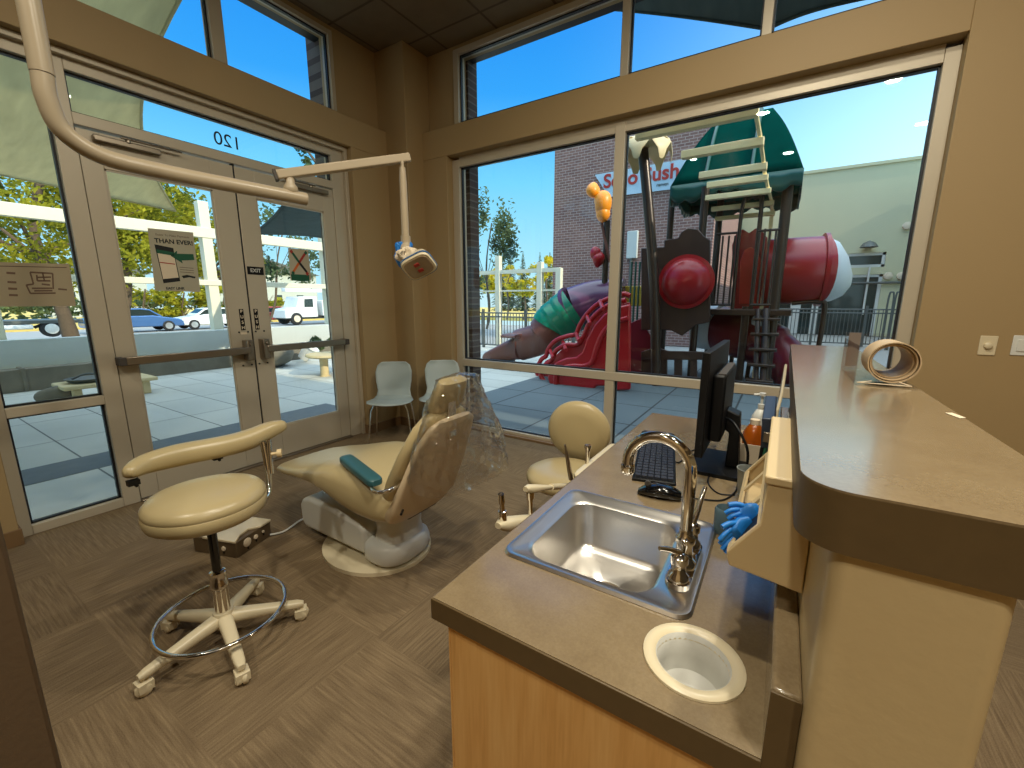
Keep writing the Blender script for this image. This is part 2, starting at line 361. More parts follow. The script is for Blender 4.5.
# ---- window frames: one helper for both glazed walls
def frame_box(g, wall, a0, a1, z0, z1, d0=0., d1=.11):
    if wall == 'L': g.box(XF-d1, XF-d0, a0, a1, z0, z1)
    else: g.box(a0, a1, YF+d0, YF+d1, z0, z1)
def pane(name, wall, a0, a1, z0, z1, parent):
    g = G(); frame_box(g, wall, a0-.004, a1+.004, z0-.004, z1+.004, .05, .056)
    o = put(name, g, 'glass', parent)
    k = G()
    for (b0, b1, c0, c1) in ((a0, a0+.012, z0, z1), (a1-.012, a1, z0, z1), (a0, a1, z0, z0+.012), (a0, a1, z1-.012, z1)): frame_box(k, wall, b0, b1, c0, c1, .035, .065)
    put('gasket', k, 'gasket', parent)
    return o
def window(name, wall, members, panes):
    xs = panes[0]; loc = (XF-.05, xs[0], xs[2]) if wall == 'L' else (xs[0], YF+.05, xs[2])
    e = sempty(name, loc)
    g = G()
    for i, m in enumerate(members): m = tuple(m)+((0., .11) if len(m) == 4 else (.11,) if len(m) == 5 else ()); frame_box(g, wall, *m[:4], m[4]+.0007*i, m[5]-.0007*i)
    put('window_frame', g, 'alu', e, bevel=.003)
    for p in panes: pane('pane', wall, *p, e)
    return e
window('window_1', 'L', [(.37, .432, 0, 2.87), (.868, .962, 0, 2.87), (.432, .868, 0, .06), (.432, .868, .745, .805), (.432, .868, 2.80, 2.90)],
       [(.432, .868, .06, .745), (.432, .868, .805, 2.80)])
window('window_2', 'L', [(.962, 2.77, 2.50, 2.568), (.962, 2.77, 2.80, 2.90), (2.76, 2.915, 0, 2.895)], [(.962, 2.76, 2.568, 2.80)])
# raised trim step in the wall opening beside and above the frames
struct('trim_2', G().box(XF+.0012, -3.76, .372, 2.918, 2.862, 2.898).box(XF+.0016, -3.762, 2.882, 2.917, 0, 2.897), 'alu', bevel=.003)
window('window_3', 'L', [(-3, 2.87, ZL-.03, 3.2, 0, .1), (2.83, 2.87, 3.215, 3.89), (1.82, 1.915, 3.215, 3.87), (.34, .43, 3.215, 3.87), (-1.2, -1.11, 3.215, 3.87), (-3, 2.83, 3.85, 3.89)],
       [(1.915, 2.83, 3.215, 3.85), (.43, 1.82, 3.215, 3.85), (-1.11, .34, 3.215, 3.85), (-3, -1.2, 3.215, 3.85)])
window('window_4', 'R', [(-3.08, -2.99, 0, 2.87), (.642, .715, 0, 2.87), (-2.99, .642, 0, .05), (-2.99, .642, .72, .795, -.015), (-2.99, .642, 2.795, 2.895), (-1.325, -1.24, 0, 2.87, -.01), ],
       [(-2.99, -1.325, .05, .72), (-1.24, .642, .05, .72), (-2.99, -1.325, .795, 2.795), (-1.24, .642, .795, 2.795)])
window('window_5', 'R', [(-3.04, -2.98, 3.21, 3.87), (-1.31, -1.245, 3.21, 3.87), (-.32, -.26, 3.21, 3.87), (.70, .76, 3.21, 3.87), (1.70, 1.76, 3.21, 3.87), (-3.04, 1.75, ZL-.03, 3.2, 0, .1), (-3.04, 1.75, 3.83, 3.88)],
       [(-2.98, -1.31, 3.222, 3.83), (-1.245, -.32, 3.222, 3.83), (-.26, .70, 3.222, 3.83), (.76, 1.70, 3.222, 3.83)])
# ---- doors
def door(name, a0, a1, g0, g1, hinge):
    e = sempty(name, (XF-.02, a0, 0)); g = G()
    for b in ((a0, g0, .015, 2.485), (g1, a1, .015, 2.485), (g0, g1, .015, .30), (g0, g1, 2.27, 2.485)): frame_box(g, 'L', *b, .012, .06)
    put('door_frame', g, 'alu', e, bevel=.003)
    k = G(); frame_box(k, 'L', g0-.004, g1+.004, .296, 2.274, .033, .039); put('pane', k, 'glass', e)
    k = G()
    for (b0, b1, c0, c1) in ((g0, g0+.01, .3, 2.27), (g1-.01, g1, .3, 2.27), (g0, g1, .3, .31), (g0, g1, 2.26, 2.27)): frame_box(k, 'L', b0, b1, c0, c1, .018, .034)
    put('glazing_bead', k, 'alu', e)
    zb = 1.025; lock = a1-.06 if hinge < 0 else a0+.06; free = a0+.01 if hinge < 0 else a1-.02
    k = G().box(XF+.035, XF+.075, min(lock, free), max(lock, free), zb-.029, zb+.029); put('exit_bar', k, 'darkmetal', e, bevel=.006, label='long brushed metal push bar')
    k = G().box(XF-.012, XF+.085, free-.02, free+.02, zb-.028, zb+.028); put('bar_end_cap', k, 'rubber', e, bevel=.005)
    k = G().box(XF-.012, XF+.07, lock-.028, lock+.028, zb-.085, zb+.085).cyl((XF+.07, lock, zb+.05), (XF+.085, lock, zb+.05), .012)
    put('latch_case', k, 'darkmetal', e, bevel=.006)
    k = G()
    for dy, dz in ((-.04, .15), (.03, .15), (-.04, -.13), (.03, -.13)): k.cyl((XF-.013, lock+dy, zb+dz), (XF-.006, lock+dy, zb+dz), .007, n=10)
    put('screw', k, 'gasket', e)
    ca = (a0+.07, a0+.42) if hinge < 0 else (a1-.42, a1-.07)
    k = G().box(XF-.012, XF+.03, ca[0], ca[1], 2.425, 2.462).cyl((XF+.02, (ca[0]+ca[1])/2, 2.45), (XF+.02, (ca[0]+ca[1])/2, 2.475), .016).obox((XF+.03, (ca[0]+ca[1])/2-hinge*.13, 2.476), X, Y, Z, .01, .17, .006)
    put('door_closer', k, 'darkmetal', e, bevel=.006)
    return e
d1 = door('door_1', .967, 1.864, 1.075, 1.70, -1)
d2 = door('door_2', 1.877, 2.758, 2.025, 2.645, 1)
struct('trim_4', G().box(XF-.05, XF-.02, 1.86, 1.88, .015, 2.5), 'gasket')
struct('trim_3', G().box(XF-.1, XF+.03, .962, 2.76, 0, .014), 'darkmetal', bevel=.004)
# ---- signs taped to the doors
XG = XF-.031
s = tag(put('exit_sign', G().box(XF-.0118, XF-.009, 1.886, 2.018, 1.65, 1.715), 'black'), 'small black EXIT plate on the right door leaf above its push bar', 'sign')
text('letters', 'EXIT', .042, (XF-.008, 1.952, 1.683), Y, Z, 'white', s, .0006, bold=.0006)
for nm, yy, lb in (('push_label', 1.80, 'left'), ('push_label', 1.915, 'right')):
    s = tag(put('push_label', G().box(XF-.0118, XF-.009, yy-.017, yy+.017, 1.19, 1.365), 'black'), 'black vertical PUSH label on the %s door stile beside the gap' % lb, 'sign')
    for i, ch in enumerate('PUSH'): text('letter', ch, .036, (XF-.008, yy, 1.345-.045*i), Y, Z, 'paper', s, .0006, bold=.0006)
s = tag(put('paper_tag', G().box(XF-.0118, XF-.010, 1.775, 1.825, 1.155, 1.172), 'paper'), 'small blank cream tag under the left PUSH label', 'tag')
# number on the transom, read from outside
t = text('street_number', '120', .135, (XG-.022, at(229, 141, 'x', XG).y, at(229, 141, 'x', XG).z), (0, -1, 0), Z, 'ink', None, .001)
tag(t, 'dark vinyl number 120 on the transom glass, seen mirrored from inside', 'number')
# tilted phone poster
def panel_on_glass(name, corners, m, label, x):
    g = G().slab([(x, c[1], c[2]) for c in corners], (1, 0, 0), .0012)
    return tag(put(name, g, m), label, 'poster')
xp = XG-.006+.004
cs = [at(px, py, 'x', xp) for px, py in ((147.5, 228), (193, 232.5), (200.5, 292), (155, 290.5))]
s = panel_on_glass('phone_poster', cs, 'paperthin', 'cream poster with a phone drawing and a green arrow taped inside the left door', xp)
pc, pu, pv = cs[0], cs[1]-cs[0], cs[3]-cs[0]
def pp(u, v, d=.0022): q = pc+pu*u+pv*v; return V((xp+d, q.y, q.z))
L_, W_ = pv.length, pu.length
text('headline', 'THAN EVER!', W_*.155, pp(.54, .19), pu, -pv, 'ink', s, .0004, bold=.0012)
text('small_headline', 'Easier To Make Payments', W_*.072, pp(.52, .09), pu, -pv, 'inkbrown', s, .0004)
text('footer', 'EASY LINK', W_*.09, pp(.45, .965), pu, -pv, 'ink', s, .0004, bold=.0008)
def quadp(name, uv, m, par, d=.0016): return put(name, G().slab([pp(u, v, d) for u, v in uv], (1, 0, 0), .0006), m, par)
quadp('phone_outline', [(.10, .25), (.50, .29), (.58, .84), (.20, .88)], 'ink', s)
quadp('phone_screen', [(.14, .36), (.50, .39), (.55, .78), (.20, .81)], 'paper', s, .0023)
quadp('screen_band', [(.13, .33), (.50, .36), (.51, .42), (.14, .39)], 'green', s, .003)
quadp('red_line', [(.17, .53), (.50, .55), (.50, .565), (.17, .545)], 'red', s, .003)
quadp('green_arrow', [(.42, .42), (.58, .33), (.57, .38), (.95, .37), (.96, .47), (.66, .49), (.68, .54)], 'green', s, .003)
quadp('squiggle', [(.62, .75), (.75, .73), (.95, .76), (.93, .79), (.80, .77), (.66, .79)], 'ink', s)
for v in (.6, .64, .68): quadp('text_line', [(.60, v), (.92, v+.01), (.92, v+.018), (.60, v+.008)], 'inkbrown', s)
cs = [at(px, py, 'x', xp) for px, py in ((288, 248), (308, 250), (311.5, 280), (290.5, 280.5))]
s = panel_on_glass('arrow_poster', cs, 'paperthin', 'small cream poster with crossed green and red arrows taped to the right door', xp)
pc, pu, pv = cs[0], cs[1]-cs[0], cs[3]-cs[0]
for (a, b, c) in (((.15, .1), (.5, .42), 'green'), ((.5, .42), (.88, .74), 'ink'), ((.85, .1), (.5, .42), 'red'), ((.5, .42), (.15, .74), 'orange')):
    d = V((b[0]-a[0], b[1]-a[1], 0)); n = V((-d.y, d.x, 0)).normalized()*.045; A = V((*a, 0)); B = V((*b, 0))
    quadp('arrow', [(q.x, q.y) for q in (A+n, B+n, B-n, A-n)], c, s)
for (u, v, c) in ((.14, .10, 'red'), (.86, .10, 'green'), (.15, .76, 'green'), (.87, .76, 'red')): quadp('arrow_head', [(u-.09, v), (u, v-.07), (u+.09, v), (u, v+.07)], c, s, .003)
quadp('green_band', [(.04, .80), (.97, .80), (.96, 1.0), (.05, 1.0)], 'green', s)
cs = [at(px, py, 'x', xp) for px, py in ((-40, 261), (69, 264), (76, 306), (-34, 307))]
s = panel_on_glass('floor_plan_poster', cs, 'paperthin', 'wide cream sheet with a brown floor plan drawing taped in the left window', xp)
pc, pu, pv = cs[0], cs[1]-cs[0], cs[3]-cs[0]
def line(u0, v0, u1, v1, w=.008, m='inkbrown'):
    d = V((u1-u0, (v1-v0)*.4, 0)).normalized(); n = (-d.y*w, d.x*w*2.4)
    quadp('plan_line', [(u0+n[0], v0+n[1]), (u1+n[0], v1+n[1]), (u1-n[0], v1-n[1]), (u0-n[0], v0-n[1])], m, s)
line(.02, .09, .97, .09, .004)
for q in ((.6, .22, .82, .24), (.82, .24, .81, .62), (.6, .22, .62, .5), (.62, .5, .55, .52), (.55, .52, .58, .72), (.58, .72, .83, .72), (.66, .28, .66, .42), (.66, .42, .79, .42), (.72, .22, .73, .42), (.6, .6, .8, .6), (.86, .62, .95, .64), (.62, .66, .8, .66), (.7, .5, .78, .52), (.66, .34, .8, .33)): line(*q)
for v in (.24, .45, .6, .75): line(.38, v, .46, v+.01, .01)
# ---- switches
for px, lb, kind in ((987.5, 'cream dimmer switch with a round knob on the tan wall right of the window', 1), (1021, 'white rocker light switch at the right, beside the round dimmer', 0)):
    p = at(px, 345.5, 'y', YW)
    e = thing('dimmer_switch' if kind else 'light_switch', (p.x, YW, p.z), lb, 'switch')
    put('cover_plate', G().box(p.x-.037, p.x+.037, YW-.006, YW, p.z-.057, p.z+.057), 'cream' if kind else 'white', e, bevel=.003)
    if kind: put('dimmer_knob', G().lathe([(.019, 0), (.018, .014), (.012, .018), (0, .018)], (p.x, YW-.005, p.z), 24, (0, -1, 0)), 'cream', e, True)
    else: put('rocker', G().box(p.x-.017, p.x+.017, YW-.011, YW-.005, p.z-.034, p.z+.034), 'white', e, bevel=.002)
# ================================================================== counters
ZT = .86
g = G()
xa, xb, ya, yb = -.515, .034, .528, 2.17
sx0, sx1, sy0, sy1 = -.462, -.115, .742, 1.085          # sink cut-out
g.box(xa, sx0, sy0, yb, ZT-.045, ZT).box(sx1, xb, sy0, yb, ZT-.045, ZT).box(sx0, sx1, sy1, yb, ZT-.045, ZT)
cxc, cyc, cr = -.0655, .641, .062
g.box(xa, cxc-.075, ya, sy0, ZT-.045, ZT)
def plate_with_hole(g, x0, x1, y0, y1, z0, z1, cx, cy, r, n=32):
    out = []; inn = []
    for k in range(n):
        a = 2*math.pi*(k+.5)/n; c, s_ = math.cos(a), math.sin(a); inn.append((cx+r*c, cy+r*s_))
        tx = ((x1-cx) if c > 0 else (x0-cx))/c if abs(c) > 1e-6 else 1e9; ty = ((y1-cy) if s_ > 0 else (y0-cy))/s_ if abs(s_) > 1e-6 else 1e9
        t = min(tx, ty); out.append((cx+t*c, cy+t*s_))
    # snap the nearest ring points to the true corners
    for qx in (x0, x1):
        for qy in (y0, y1):
            k = min(range(n), key=lambda i: (out[i][0]-qx)**2+(out[i][1]-qy)**2); out[k] = (qx, qy)
    g.rings([[(*p, z0) for p in out], [(*p, z1) for p in out], [(*p, z1) for p in inn], [(*p, z0) for p in inn]], True, False)
plate_with_hole(g, cxc-.075, xb, ya, sy0, ZT-.045, ZT, cxc, cyc, cr)
ct = thing('countertop', (xa, ya, ZT-.045), 'low brown speckled laminate countertop with the sink, over maple cabinets', 'countertop')
put('worktop', g, 'laminate', ct, bevel=0)
put('front_edge', G().box(xa-.003, xb, ya-.004, ya, ZT-.045, ZT-.0005).box(xa-.004, xa, ya-.004, yb, ZT-.045, ZT-.0005), 'lamedge', ct, bevel=.0015)
put('backsplash', G().box(xb, .0655, ya, yb, ZT-.045, .966), 'laminate', ct, bevel=.004)
put('backsplash_end', G().box(xb-.0005, .0655, ya-.004, ya, ZT-.06, .964), 'lamedge', ct, bevel=.001)
bc = thing('base_cabinet', (-.49, .545, 0), 'pale maple base cabinet under the low sink counter', 'cabinet')
g = G().box(-.49, .065, .545, .563, .0, ZT-.045).box(-.49, .065, 2.13, 2.148, 0, ZT-.045).box(.047, .065, .563, 2.13, 0, ZT-.045).box(-.44, .047, .563, 2.13, .1, .118).box(-.43, -.415, .563, 2.13, 0, .1)
put('cabinet_body', g, 'maple', bc, bevel=.0015)
put('edge_banding', G().box(-.494, -.49, .545, .563, 0, ZT-.046), 'maple', bc)
for k in range(3):
    y0 = .566+k*.523; d = put('cabinet_door', G().box(-.49, -.472, y0, y0+.517, .105, ZT-.06), 'maple', bc, bevel=.002)
    put('door_handle', G().tube([(-.49, y0+.46, .66), (-.515, y0+.46, .665), (-.515, y0+.46, .755), (-.49, y0+.46, .76)], .005, 8), 'steel', d, True)
# partition and raised counter
def rrect(x0, x1, y0, y1, r, n=6):
    o = []
    for cx, cy, a0 in ((x1-r, y1-r, 0), (x0+r, y1-r, 90), (x0+r, y0+r, 180), (x1-r, y0+r, 270)):
        for k in range(n+1): a = math.radians(a0+90*k/n); o.append((cx+r*math.cos(a), cy+r*math.sin(a)))
    return o
struct('wall_partition', G().prism(rrect(.066, .200, .503, 2.20, .016), 'z', 0, 1.174), 'pony', smooth=True)
r1 = .045; o = []
for cx, cy, a0, r in ((.26-.02, 2.21-.001, 0, .001), (.042+.001, 2.21-.001, 90, .001), (.034+r1, .494+r1, 180, r1), (.26-r1, .494+r1, 270, r1)):
    for k in range(11): a = math.radians(a0+9*k); o.append((cx+r*math.cos(a), cy+r*math.sin(a)))
o[0:11] = [(.26, 2.21)]
hc = thing('raised_counter', (.06, .5, 1.174), 'raised brown laminate transaction counter on top of the cream partition', 'counter')
put('worktop', G().prism(o, 'z', 1.1745, 1.2375), 'lamedge', hc, smooth=True)
put('laminate_top', G().prism([(x_*1.0, y_) for x_, y_ in o], 'z', 1.2375, 1.24), 'laminate', hc, smooth=True)
tag(put('paper_scrap', G().slab([at(945, 413, 'z', 1.2405), at(952, 413, 'z', 1.2405), at(966, 418, 'z', 1.2405), at(960, 418.5, 'z', 1.2405)], (0, 0, 1), .0006), 'paper'), 'small white paper sliver lying at the right edge of the raised counter', 'paper')
# ---- sink
sk = thing('sink', (-.285, .915, ZT), 'square stainless steel drop-in sink in the low counter', 'sink')
def rr3(x0, x1, y0, y1, r, z): return [(a, b, z) for a, b in rrect(x0, x1, y0, y1, r, 6)]
ox0, ox1, oy0, oy1 = -.489, -.083, .718, 1.112
bx0, bx1, by0, by1 = -.446, -.164, .752, 1.060
R = [rr3(ox0, ox1, oy0, oy1, .03, ZT+.001), rr3(ox0+.004, ox1-.004, oy0+.004, oy1-.004, .028, ZT+.007), rr3(ox0+.012, ox1-.012, oy0+.012, oy1-.012, .026, ZT+.0075), rr3(ox0+.018, ox1-.018, oy0+.018, oy1-.018, .024, ZT+.003),
     rr3(bx0-.008, bx1+.008, by0-.008, by1+.008, .055, ZT+.002), rr3(bx0, bx1, by0, by1, .052, ZT-.004), rr3(bx0+.004, bx1-.004, by0+.004, by1-.004, .05, ZT-.03), rr3(bx0+.012, bx1-.012, by0+.012, by1-.012, .045, ZT-.115),
     rr3(bx0+.022, bx1-.022, by0+.022, by1-.022, .045, ZT-.130), rr3(bx0+.05, bx1-.05, by0+.05, by1-.05, .04, ZT-.138)]
cxs, cys = (bx0+bx1)/2+.005, (by0+by1)/2
R.append([(cxs+.052*math.cos(math.radians(0)+a), cys+.052*math.sin(a), ZT-.142) for a in [math.atan2(p[1]-cys, p[0]-cxs) for p in R[-1]]])
R.append([(cxs+.04*math.cos(a), cys+.04*math.sin(a), ZT-.150) for a in [math.atan2(p[1]-cys, p[0]-cxs) for p in R[-1]]])
put('basin', G().rings(R, False, False), 'steel', sk, smooth=True)
dr = put('drain', G().lathe([(0.0, -.002), (.012, 0), (.03, .002), (.042, .004), (.045, .001), (.045, -.004)], (cxs, cys, ZT-.148), 28), 'darkmetal', sk, True)
k = G()
for i in range(8): a = i*math.pi/4; k.cyl((cxs+.022*math.cos(a), cys+.022*math.sin(a), ZT-.1475), (cxs+.022*math.cos(a), cys+.022*math.sin(a), ZT-.1445), .004, n=8)
put('strainer_hole', k, 'gasket', dr)
fc = thing('faucet', (-.128, .92, ZT+.003), 'chrome gooseneck faucet with two lever handles on the sink rim', 'faucet')
fy, fx, zb = .868, -.124, ZT+.0035
put('base_plate', G().prism(rrect(fx-.024, fx+.024, fy-.075, fy+.115, .023), 'z', zb, zb+.012), 'chrome', fc, smooth=True)
put('spout_base', G().lathe([(.024, 0), (.024, .012), (.017, .02), (.016, .05), (.020, .056), (.020, .066), (.014, .072), (.013, .085), (0, .085)], (fx, fy, zb+.012), 28), 'chrome', fc, True)
rad = .064; arch = [(fx, fy, zb+.08), (fx, fy, 1.06)]
for k_ in range(0, 15): a = math.radians(k_*186/14); arch.append((fx-rad+rad*math.cos(a), fy, 1.083+rad*math.sin(a)))
arch.append((arch[-1][0], fy, 1.072))
put('spout', G().tube(arch, .012, 18), 'chrome', fc, True)
put('aerator', G().lathe([(.012, .0), (.015, -.003), (.015, -.018), (.0125, -.022), (0, -.022)], (arch[-1][0], fy, 1.076), 20), 'chrome', fc, True)
for hy, lp_ in ((fy-.05, [(0, 0, .055), (-.018, -.012, .064), (-.034, -.028, .070)]), (fy+.09, [(0, 0, .055), (.006, .012, .080), (.010, .03, .108), (.014, .045, .128)])):
    h = put('handle_stem', G().lathe([(.021, 0), (.02, .01), (.014, .016), (.013, .032), (.017, .036), (.017, .05), (.008, .056), (0, .057)], (fx, hy, zb+.012), 24), 'chrome', fc, True)
    P_ = bez([V((fx+a_, hy+b_, zb+.012+c_)) for a_, b_, c_ in lp_], 6); n_ = len(P_)
    put('handle_lever', G().tube(P_, [.0075-.003*i/(n_-1) for i in range(n_)], 10), 'chrome', fc, True)
# countertop waste chute
gm = thing('waste_chute_ring', (cxc, cyc, ZT), 'white oval-looking waste chute ring set in the low counter front corner', 'grommet')
put('rim', G().lathe([(.058, -.002), (.076, .0005), (.0755, .004), (.071, .0065), (.062, .0065), (.056, .002), (.054, -.01), (.056, -.012)], (cxc, cyc, ZT), 40, close=True), 'cream', gm, True)
k = G(); k.rings([[(cxc+r*math.cos(2*math.pi*i/36), cyc+r*math.sin(2*math.pi*i/36), z) for i in range(36)] for r, z in ((.0555, ZT+.002), (.0525, ZT-.04), (.047, ZT-.062), (.03, ZT-.072), (.0005, ZT-.075))], False, False)
put('bowl', k, mat('worn_white_plastic', (188, 186, 178), .45, var=.12, vs=40), gm, smooth=True, solid=.001)
# ---- glove box dispenser on the partition
gd = thing('glove_dispenser', (.0, .68, 1.0), 'beige plastic glove box dispenser hung on the partition above the low counter', 'dispenser')
prof = [(-.037, 1.036), (-.032, 1.015), (.065, 1.003), (.065, 1.160), (.006, 1.160), (.003, 1.094)]
x_near = .86
# side cheek near, far; front with openings
def dprof(y, ins=0): return [(a, y, b) for a, b in prof]
yN, yFd = .685, 1.065
put('side_panel', G().prism(prof, 'y', yN, yN+.006), 'beige', gd, bevel=.002, label='smooth beige near cheek of the dispenser')
put('side_panel', G().prism(prof, 'y', yFd-.006, yFd), 'beige', gd, bevel=.002)
k = G().slab([(.003, yN+.006, 1.094), (.003, yFd-.006, 1.094), (.006, yFd-.006, 1.16), (.006, yN+.006, 1.16)], (1, 0, 0), .004)
k.box(.006, .065, yN+.006, yFd-.006, 1.156, 1.16).slab([(-.032, yN+.006, 1.015), (-.032, yFd-.006, 1.015), (.064, yFd-.006, 1.003), (.064, yN+.006, 1.003)], (0, 0, 1), .004).box(.061, .065, yN+.006, yFd-.006, 1.003, 1.16)
put('shell', k, 'beige', gd, bevel=.001)
k = G()
A = V((-.037, 0, 1.036)); B = V((.003, 0, 1.094)); sl = (B-A)
def fp(t, y, d=0): q = A+sl*t; return (q.x+d, y, q.z)
edges = [yN+.006, .81, .935, yFd-.006]
k.slab([fp(0, yN+.006), fp(0, yFd-.006), fp(.15, yFd-.006), fp(.15, yN+.006)], (1, 0, -.6), .004)
k.slab([fp(.9, yN+.006), fp(.9, yFd-.006), fp(1, yFd-.006), fp(1, yN+.006)], (1, 0, -.6), .004)
for e_ in edges: k.slab([fp(.15, e_-.008 if e_ > .75 else e_), fp(.15, e_+.008 if e_ < 1. else e_), fp(.9, e_+.008 if e_ < 1. else e_), fp(.9, e_-.008 if e_ > .75 else e_)], (1, 0, -.6), .004)
put('front_frame', k, 'beige', gd)
put('lid', G().box(.002, .0655, yN-.003, yFd+.003, 1.160, 1.1735), 'beige', gd, bevel=.003)
yy = .748
bx = put('glove_box', G().slab([fp(.16, yy-.045, .007), fp(.16, yy+.05, .007), fp(.9, yy+.05, .007), fp(.9, yy-.045, .007)], (1, 0, -.4), .04), 'gasket')  # carton in near-black to paint the shaded gap under the gloves
tag(bx, 'glove carton darkened as the shaded gap inside the near bay of the beige dispenser, behind the gloves', 'box')
def glove(root, tip, spread, label, seed):
    root, tip = V(root), V(tip); d = (tip-root); L__ = d.length; d.normalize(); sd = d.cross(V((1, 0, .6))).normalized(); up = sd.cross(d)
    g = G(); rr_ = random.Random(seed)
    g.loft([(root+d*(L__*t)+up*(.003*math.sin(t*9+seed)), sd, up, w_, h_) for t, w_, h_ in ((-.25, .010, .006), (0, .015, .009), (.15, .016, .007), (.35, .0145, .008), (.5, .013, .006), (.6, .009, .004))], 18, .8)
    for i in range(4):
        o_ = (i-1.5)*.0072; q0 = root+d*(L__*.48)+sd*o_; q1 = q0+d*(L__*(.30+.05*rr_.random()))+sd*(o_*spread)+up*rr_.uniform(-.004, .004); q2 = q1+d*(L__*(.16+.1*rr_.random()))+sd*(o_*spread*.6)-Z*.004
        P_ = bez([q0, q1, q2], 6); m_ = len(P_); g.tube(P_, [.0044-.001*k/(m_-1) for k in range(m_)], 10)
    q0 = root+d*(L__*.2)+sd*.011; g.tube(bez([q0, q0+d*.010+sd*.008, q0+d*.024+sd*.011], 5), .0045, 10)
    tag(put('rubber_glove', g, 'blue', smooth=True), label, 'glove', 'blue gloves pulled from the dispenser')
glove((-.008, .768, 1.076), (-.042, .748, 1.060), .25, 'upper bunched blue nitrile glove hanging out of the beige dispenser', 1)
glove((-.018, .742, 1.060), (-.046, .712, 1.034), .1, 'lower blue nitrile glove with its fingers pointing down from the dispenser', 5)
# ---- keyboard, mouse, monitor, desk clutter
kb = thing('keyboard', (-.355, 1.55, ZT), 'black computer keyboard lying on the low counter behind the faucet', 'keyboard')
k0 = [at(632, 477, 'z', ZT+.012), at(673, 481, 'z', ZT+.012), at(673, 434, 'z', ZT+.022), at(641.5, 431.5, 'z', ZT+.022)]
kx = (k0[1]-k0[0]); ky = (k0[3]-k0[0]); kz = kx.cross(ky).normalized()
W_, L_ = .132, .50; ky.normalize(); kx = (kx-ky*kx.dot(ky)).normalized(); kc = k0[0]+kx*W_/2+ky*L_/2
k = G().obox(kc-kz*.010, kx, ky, kz, W_/2, L_/2, .008); put('keyboard_body', k, 'black', kb, bevel=.004)
k = G(); rows = 6; cols = 20
for r in range(rows):
    for c in range(cols):
        if c in (14, 16) and r not in (9,): 
            if c == 14: continue
        p = kc + kx*((r+.5)/rows-.5)*(W_-.014) + ky*((c+.5)/cols-.5)*(L_-.02)
        k.obox(p+kz*.001, kx, ky, kz, .0082, .0092, .004)
put('keycaps', k, mat('charcoal_keycaps', (44, 46, 54), .5), kb, label='charcoal keycaps')['kind'] = 'stuff'
ms = thing('computer_mouse', (-.27, 1.235, ZT), 'black computer mouse beside the faucet, in front of the keyboard', 'mouse')
a, b = at(640, 493, 'z', ZT), at(679, 500, 'z', ZT); d = (b-a).normalized(); sd = d.cross(Z)
m0 = (a+b)/2; secs = []
for i in range(13):
    t = i/12; w = .031*math.sin(math.pi*(.06+.88*t))**.45; h = .019*math.sin(math.pi*(.06+.8*t))**.7
    secs.append((m0+d*(t-.5)*.120+Z*(h+.001), sd, Z, w, h))
put('mouse_shell', G().loft(secs, 24, .8), 'blackgloss', ms, True)
put('scroll_wheel', G().cyl(m0+d*-.034+Z*.034-sd*.004, m0+d*-.034+Z*.034+sd*.004, .009), 'rubber', ms, True)
mo = thing('computer_monitor', (-.14, 1.52, ZT), 'black computer monitor seen edge-on on the low counter', 'monitor')
k = G().box(-.186, -.163, 1.33, 1.84, .955, 1.277); put('screen_bezel', k, 'black', mo, bevel=.003)
put('screen', G().box(-.1872, -.186, 1.345, 1.825, .975, 1.262), 'blackgloss', mo)
put('rear_housing', G().box(-.163, -.125, 1.42, 1.74, .985, 1.20), 'black', mo, bevel=.008)
put('rear_vent_top', G().box(-.150, -.128, 1.43, 1.73, 1.20, 1.203), 'rubber', mo)
put('stand_neck', G().prism([(-.125, 1.07), (-.085, 1.055), (-.075, .875), (-.115, .872), (-.112, .99), (-.126, 1.0)], 'y', 1.53, 1.60), 'black', mo, bevel=.004)
put('stand_base', G().prism(rrect(-.225, -.05, 1.44, 1.70, .03), 'z', ZT, ZT+.012), 'black', mo, smooth=True)
def cable(name, pts, r, m, label, cat='cable'): return tag(put(name, G().tube(bez(pts, 8), r, 8), m, smooth=True), label, cat)
cable('monitor_cable', [(-.125, 1.50, 1.05), (-.09, 1.44, 1.045), (-.05, 1.42, .98), (-.045, 1.44, .90), (-.035, 1.6, .864), (.0, 1.8, .864)], .004, 'black', 'thick black cable looping from the back of the monitor')
cable('mouse_cable', [tuple(b+Z*.01+d*.002), at(700, 499, 'z', ZT+.004), at(722, 500, 'z', ZT+.004), at(735, 492, 'z', ZT+.004), at(738, 482, 'z', ZT+.004)], .0022, 'black', 'thin black mouse cable trailing to the dispenser')
cable('keyboard_cable', [at(673.5, 461, 'z', ZT+.009), at(680, 462, 'z', ZT+.003), at(690, 452, 'z', ZT+.003), at(697, 449, 'z', ZT+.003)], .0022, 'black', 'thin black keyboard cable running under the monitor')
cable('loose_cable', [at(712, 470, 'z', ZT+.003), at(708, 482, 'z', ZT+.003), at(718, 493, 'z', ZT+.003), at(735, 495, 'z', ZT+.003)], .002, 'black', 'thin black loop of cable in front of the monitor base')
cable('white_power_cord', [(.02, 1.50, .97), (.016, 1.60, 1.05), (.024, 1.72, 1.10), (.03, 1.95, 1.15), (.032, 2.22, 1.12), (.02, 2.6, .75), (.0, 3.0, .3), (.02, 3.5, .03)], .005, 'cream', 'cream power cord rising behind the black adapter towards the window')
pbx = thing('pump_bottle', (-.035, 1.92, ZT), 'white pump bottle standing behind the monitor on the low counter', 'bottle')
put('bottle_body', G().lathe([(0, 0), (.028, 0), (.03, .01), (.03, .11), (.018, .135), (.012, .14), (.012, .15), (0, .15)], (-.035, 1.92, ZT), 24), 'white', pbx, True)
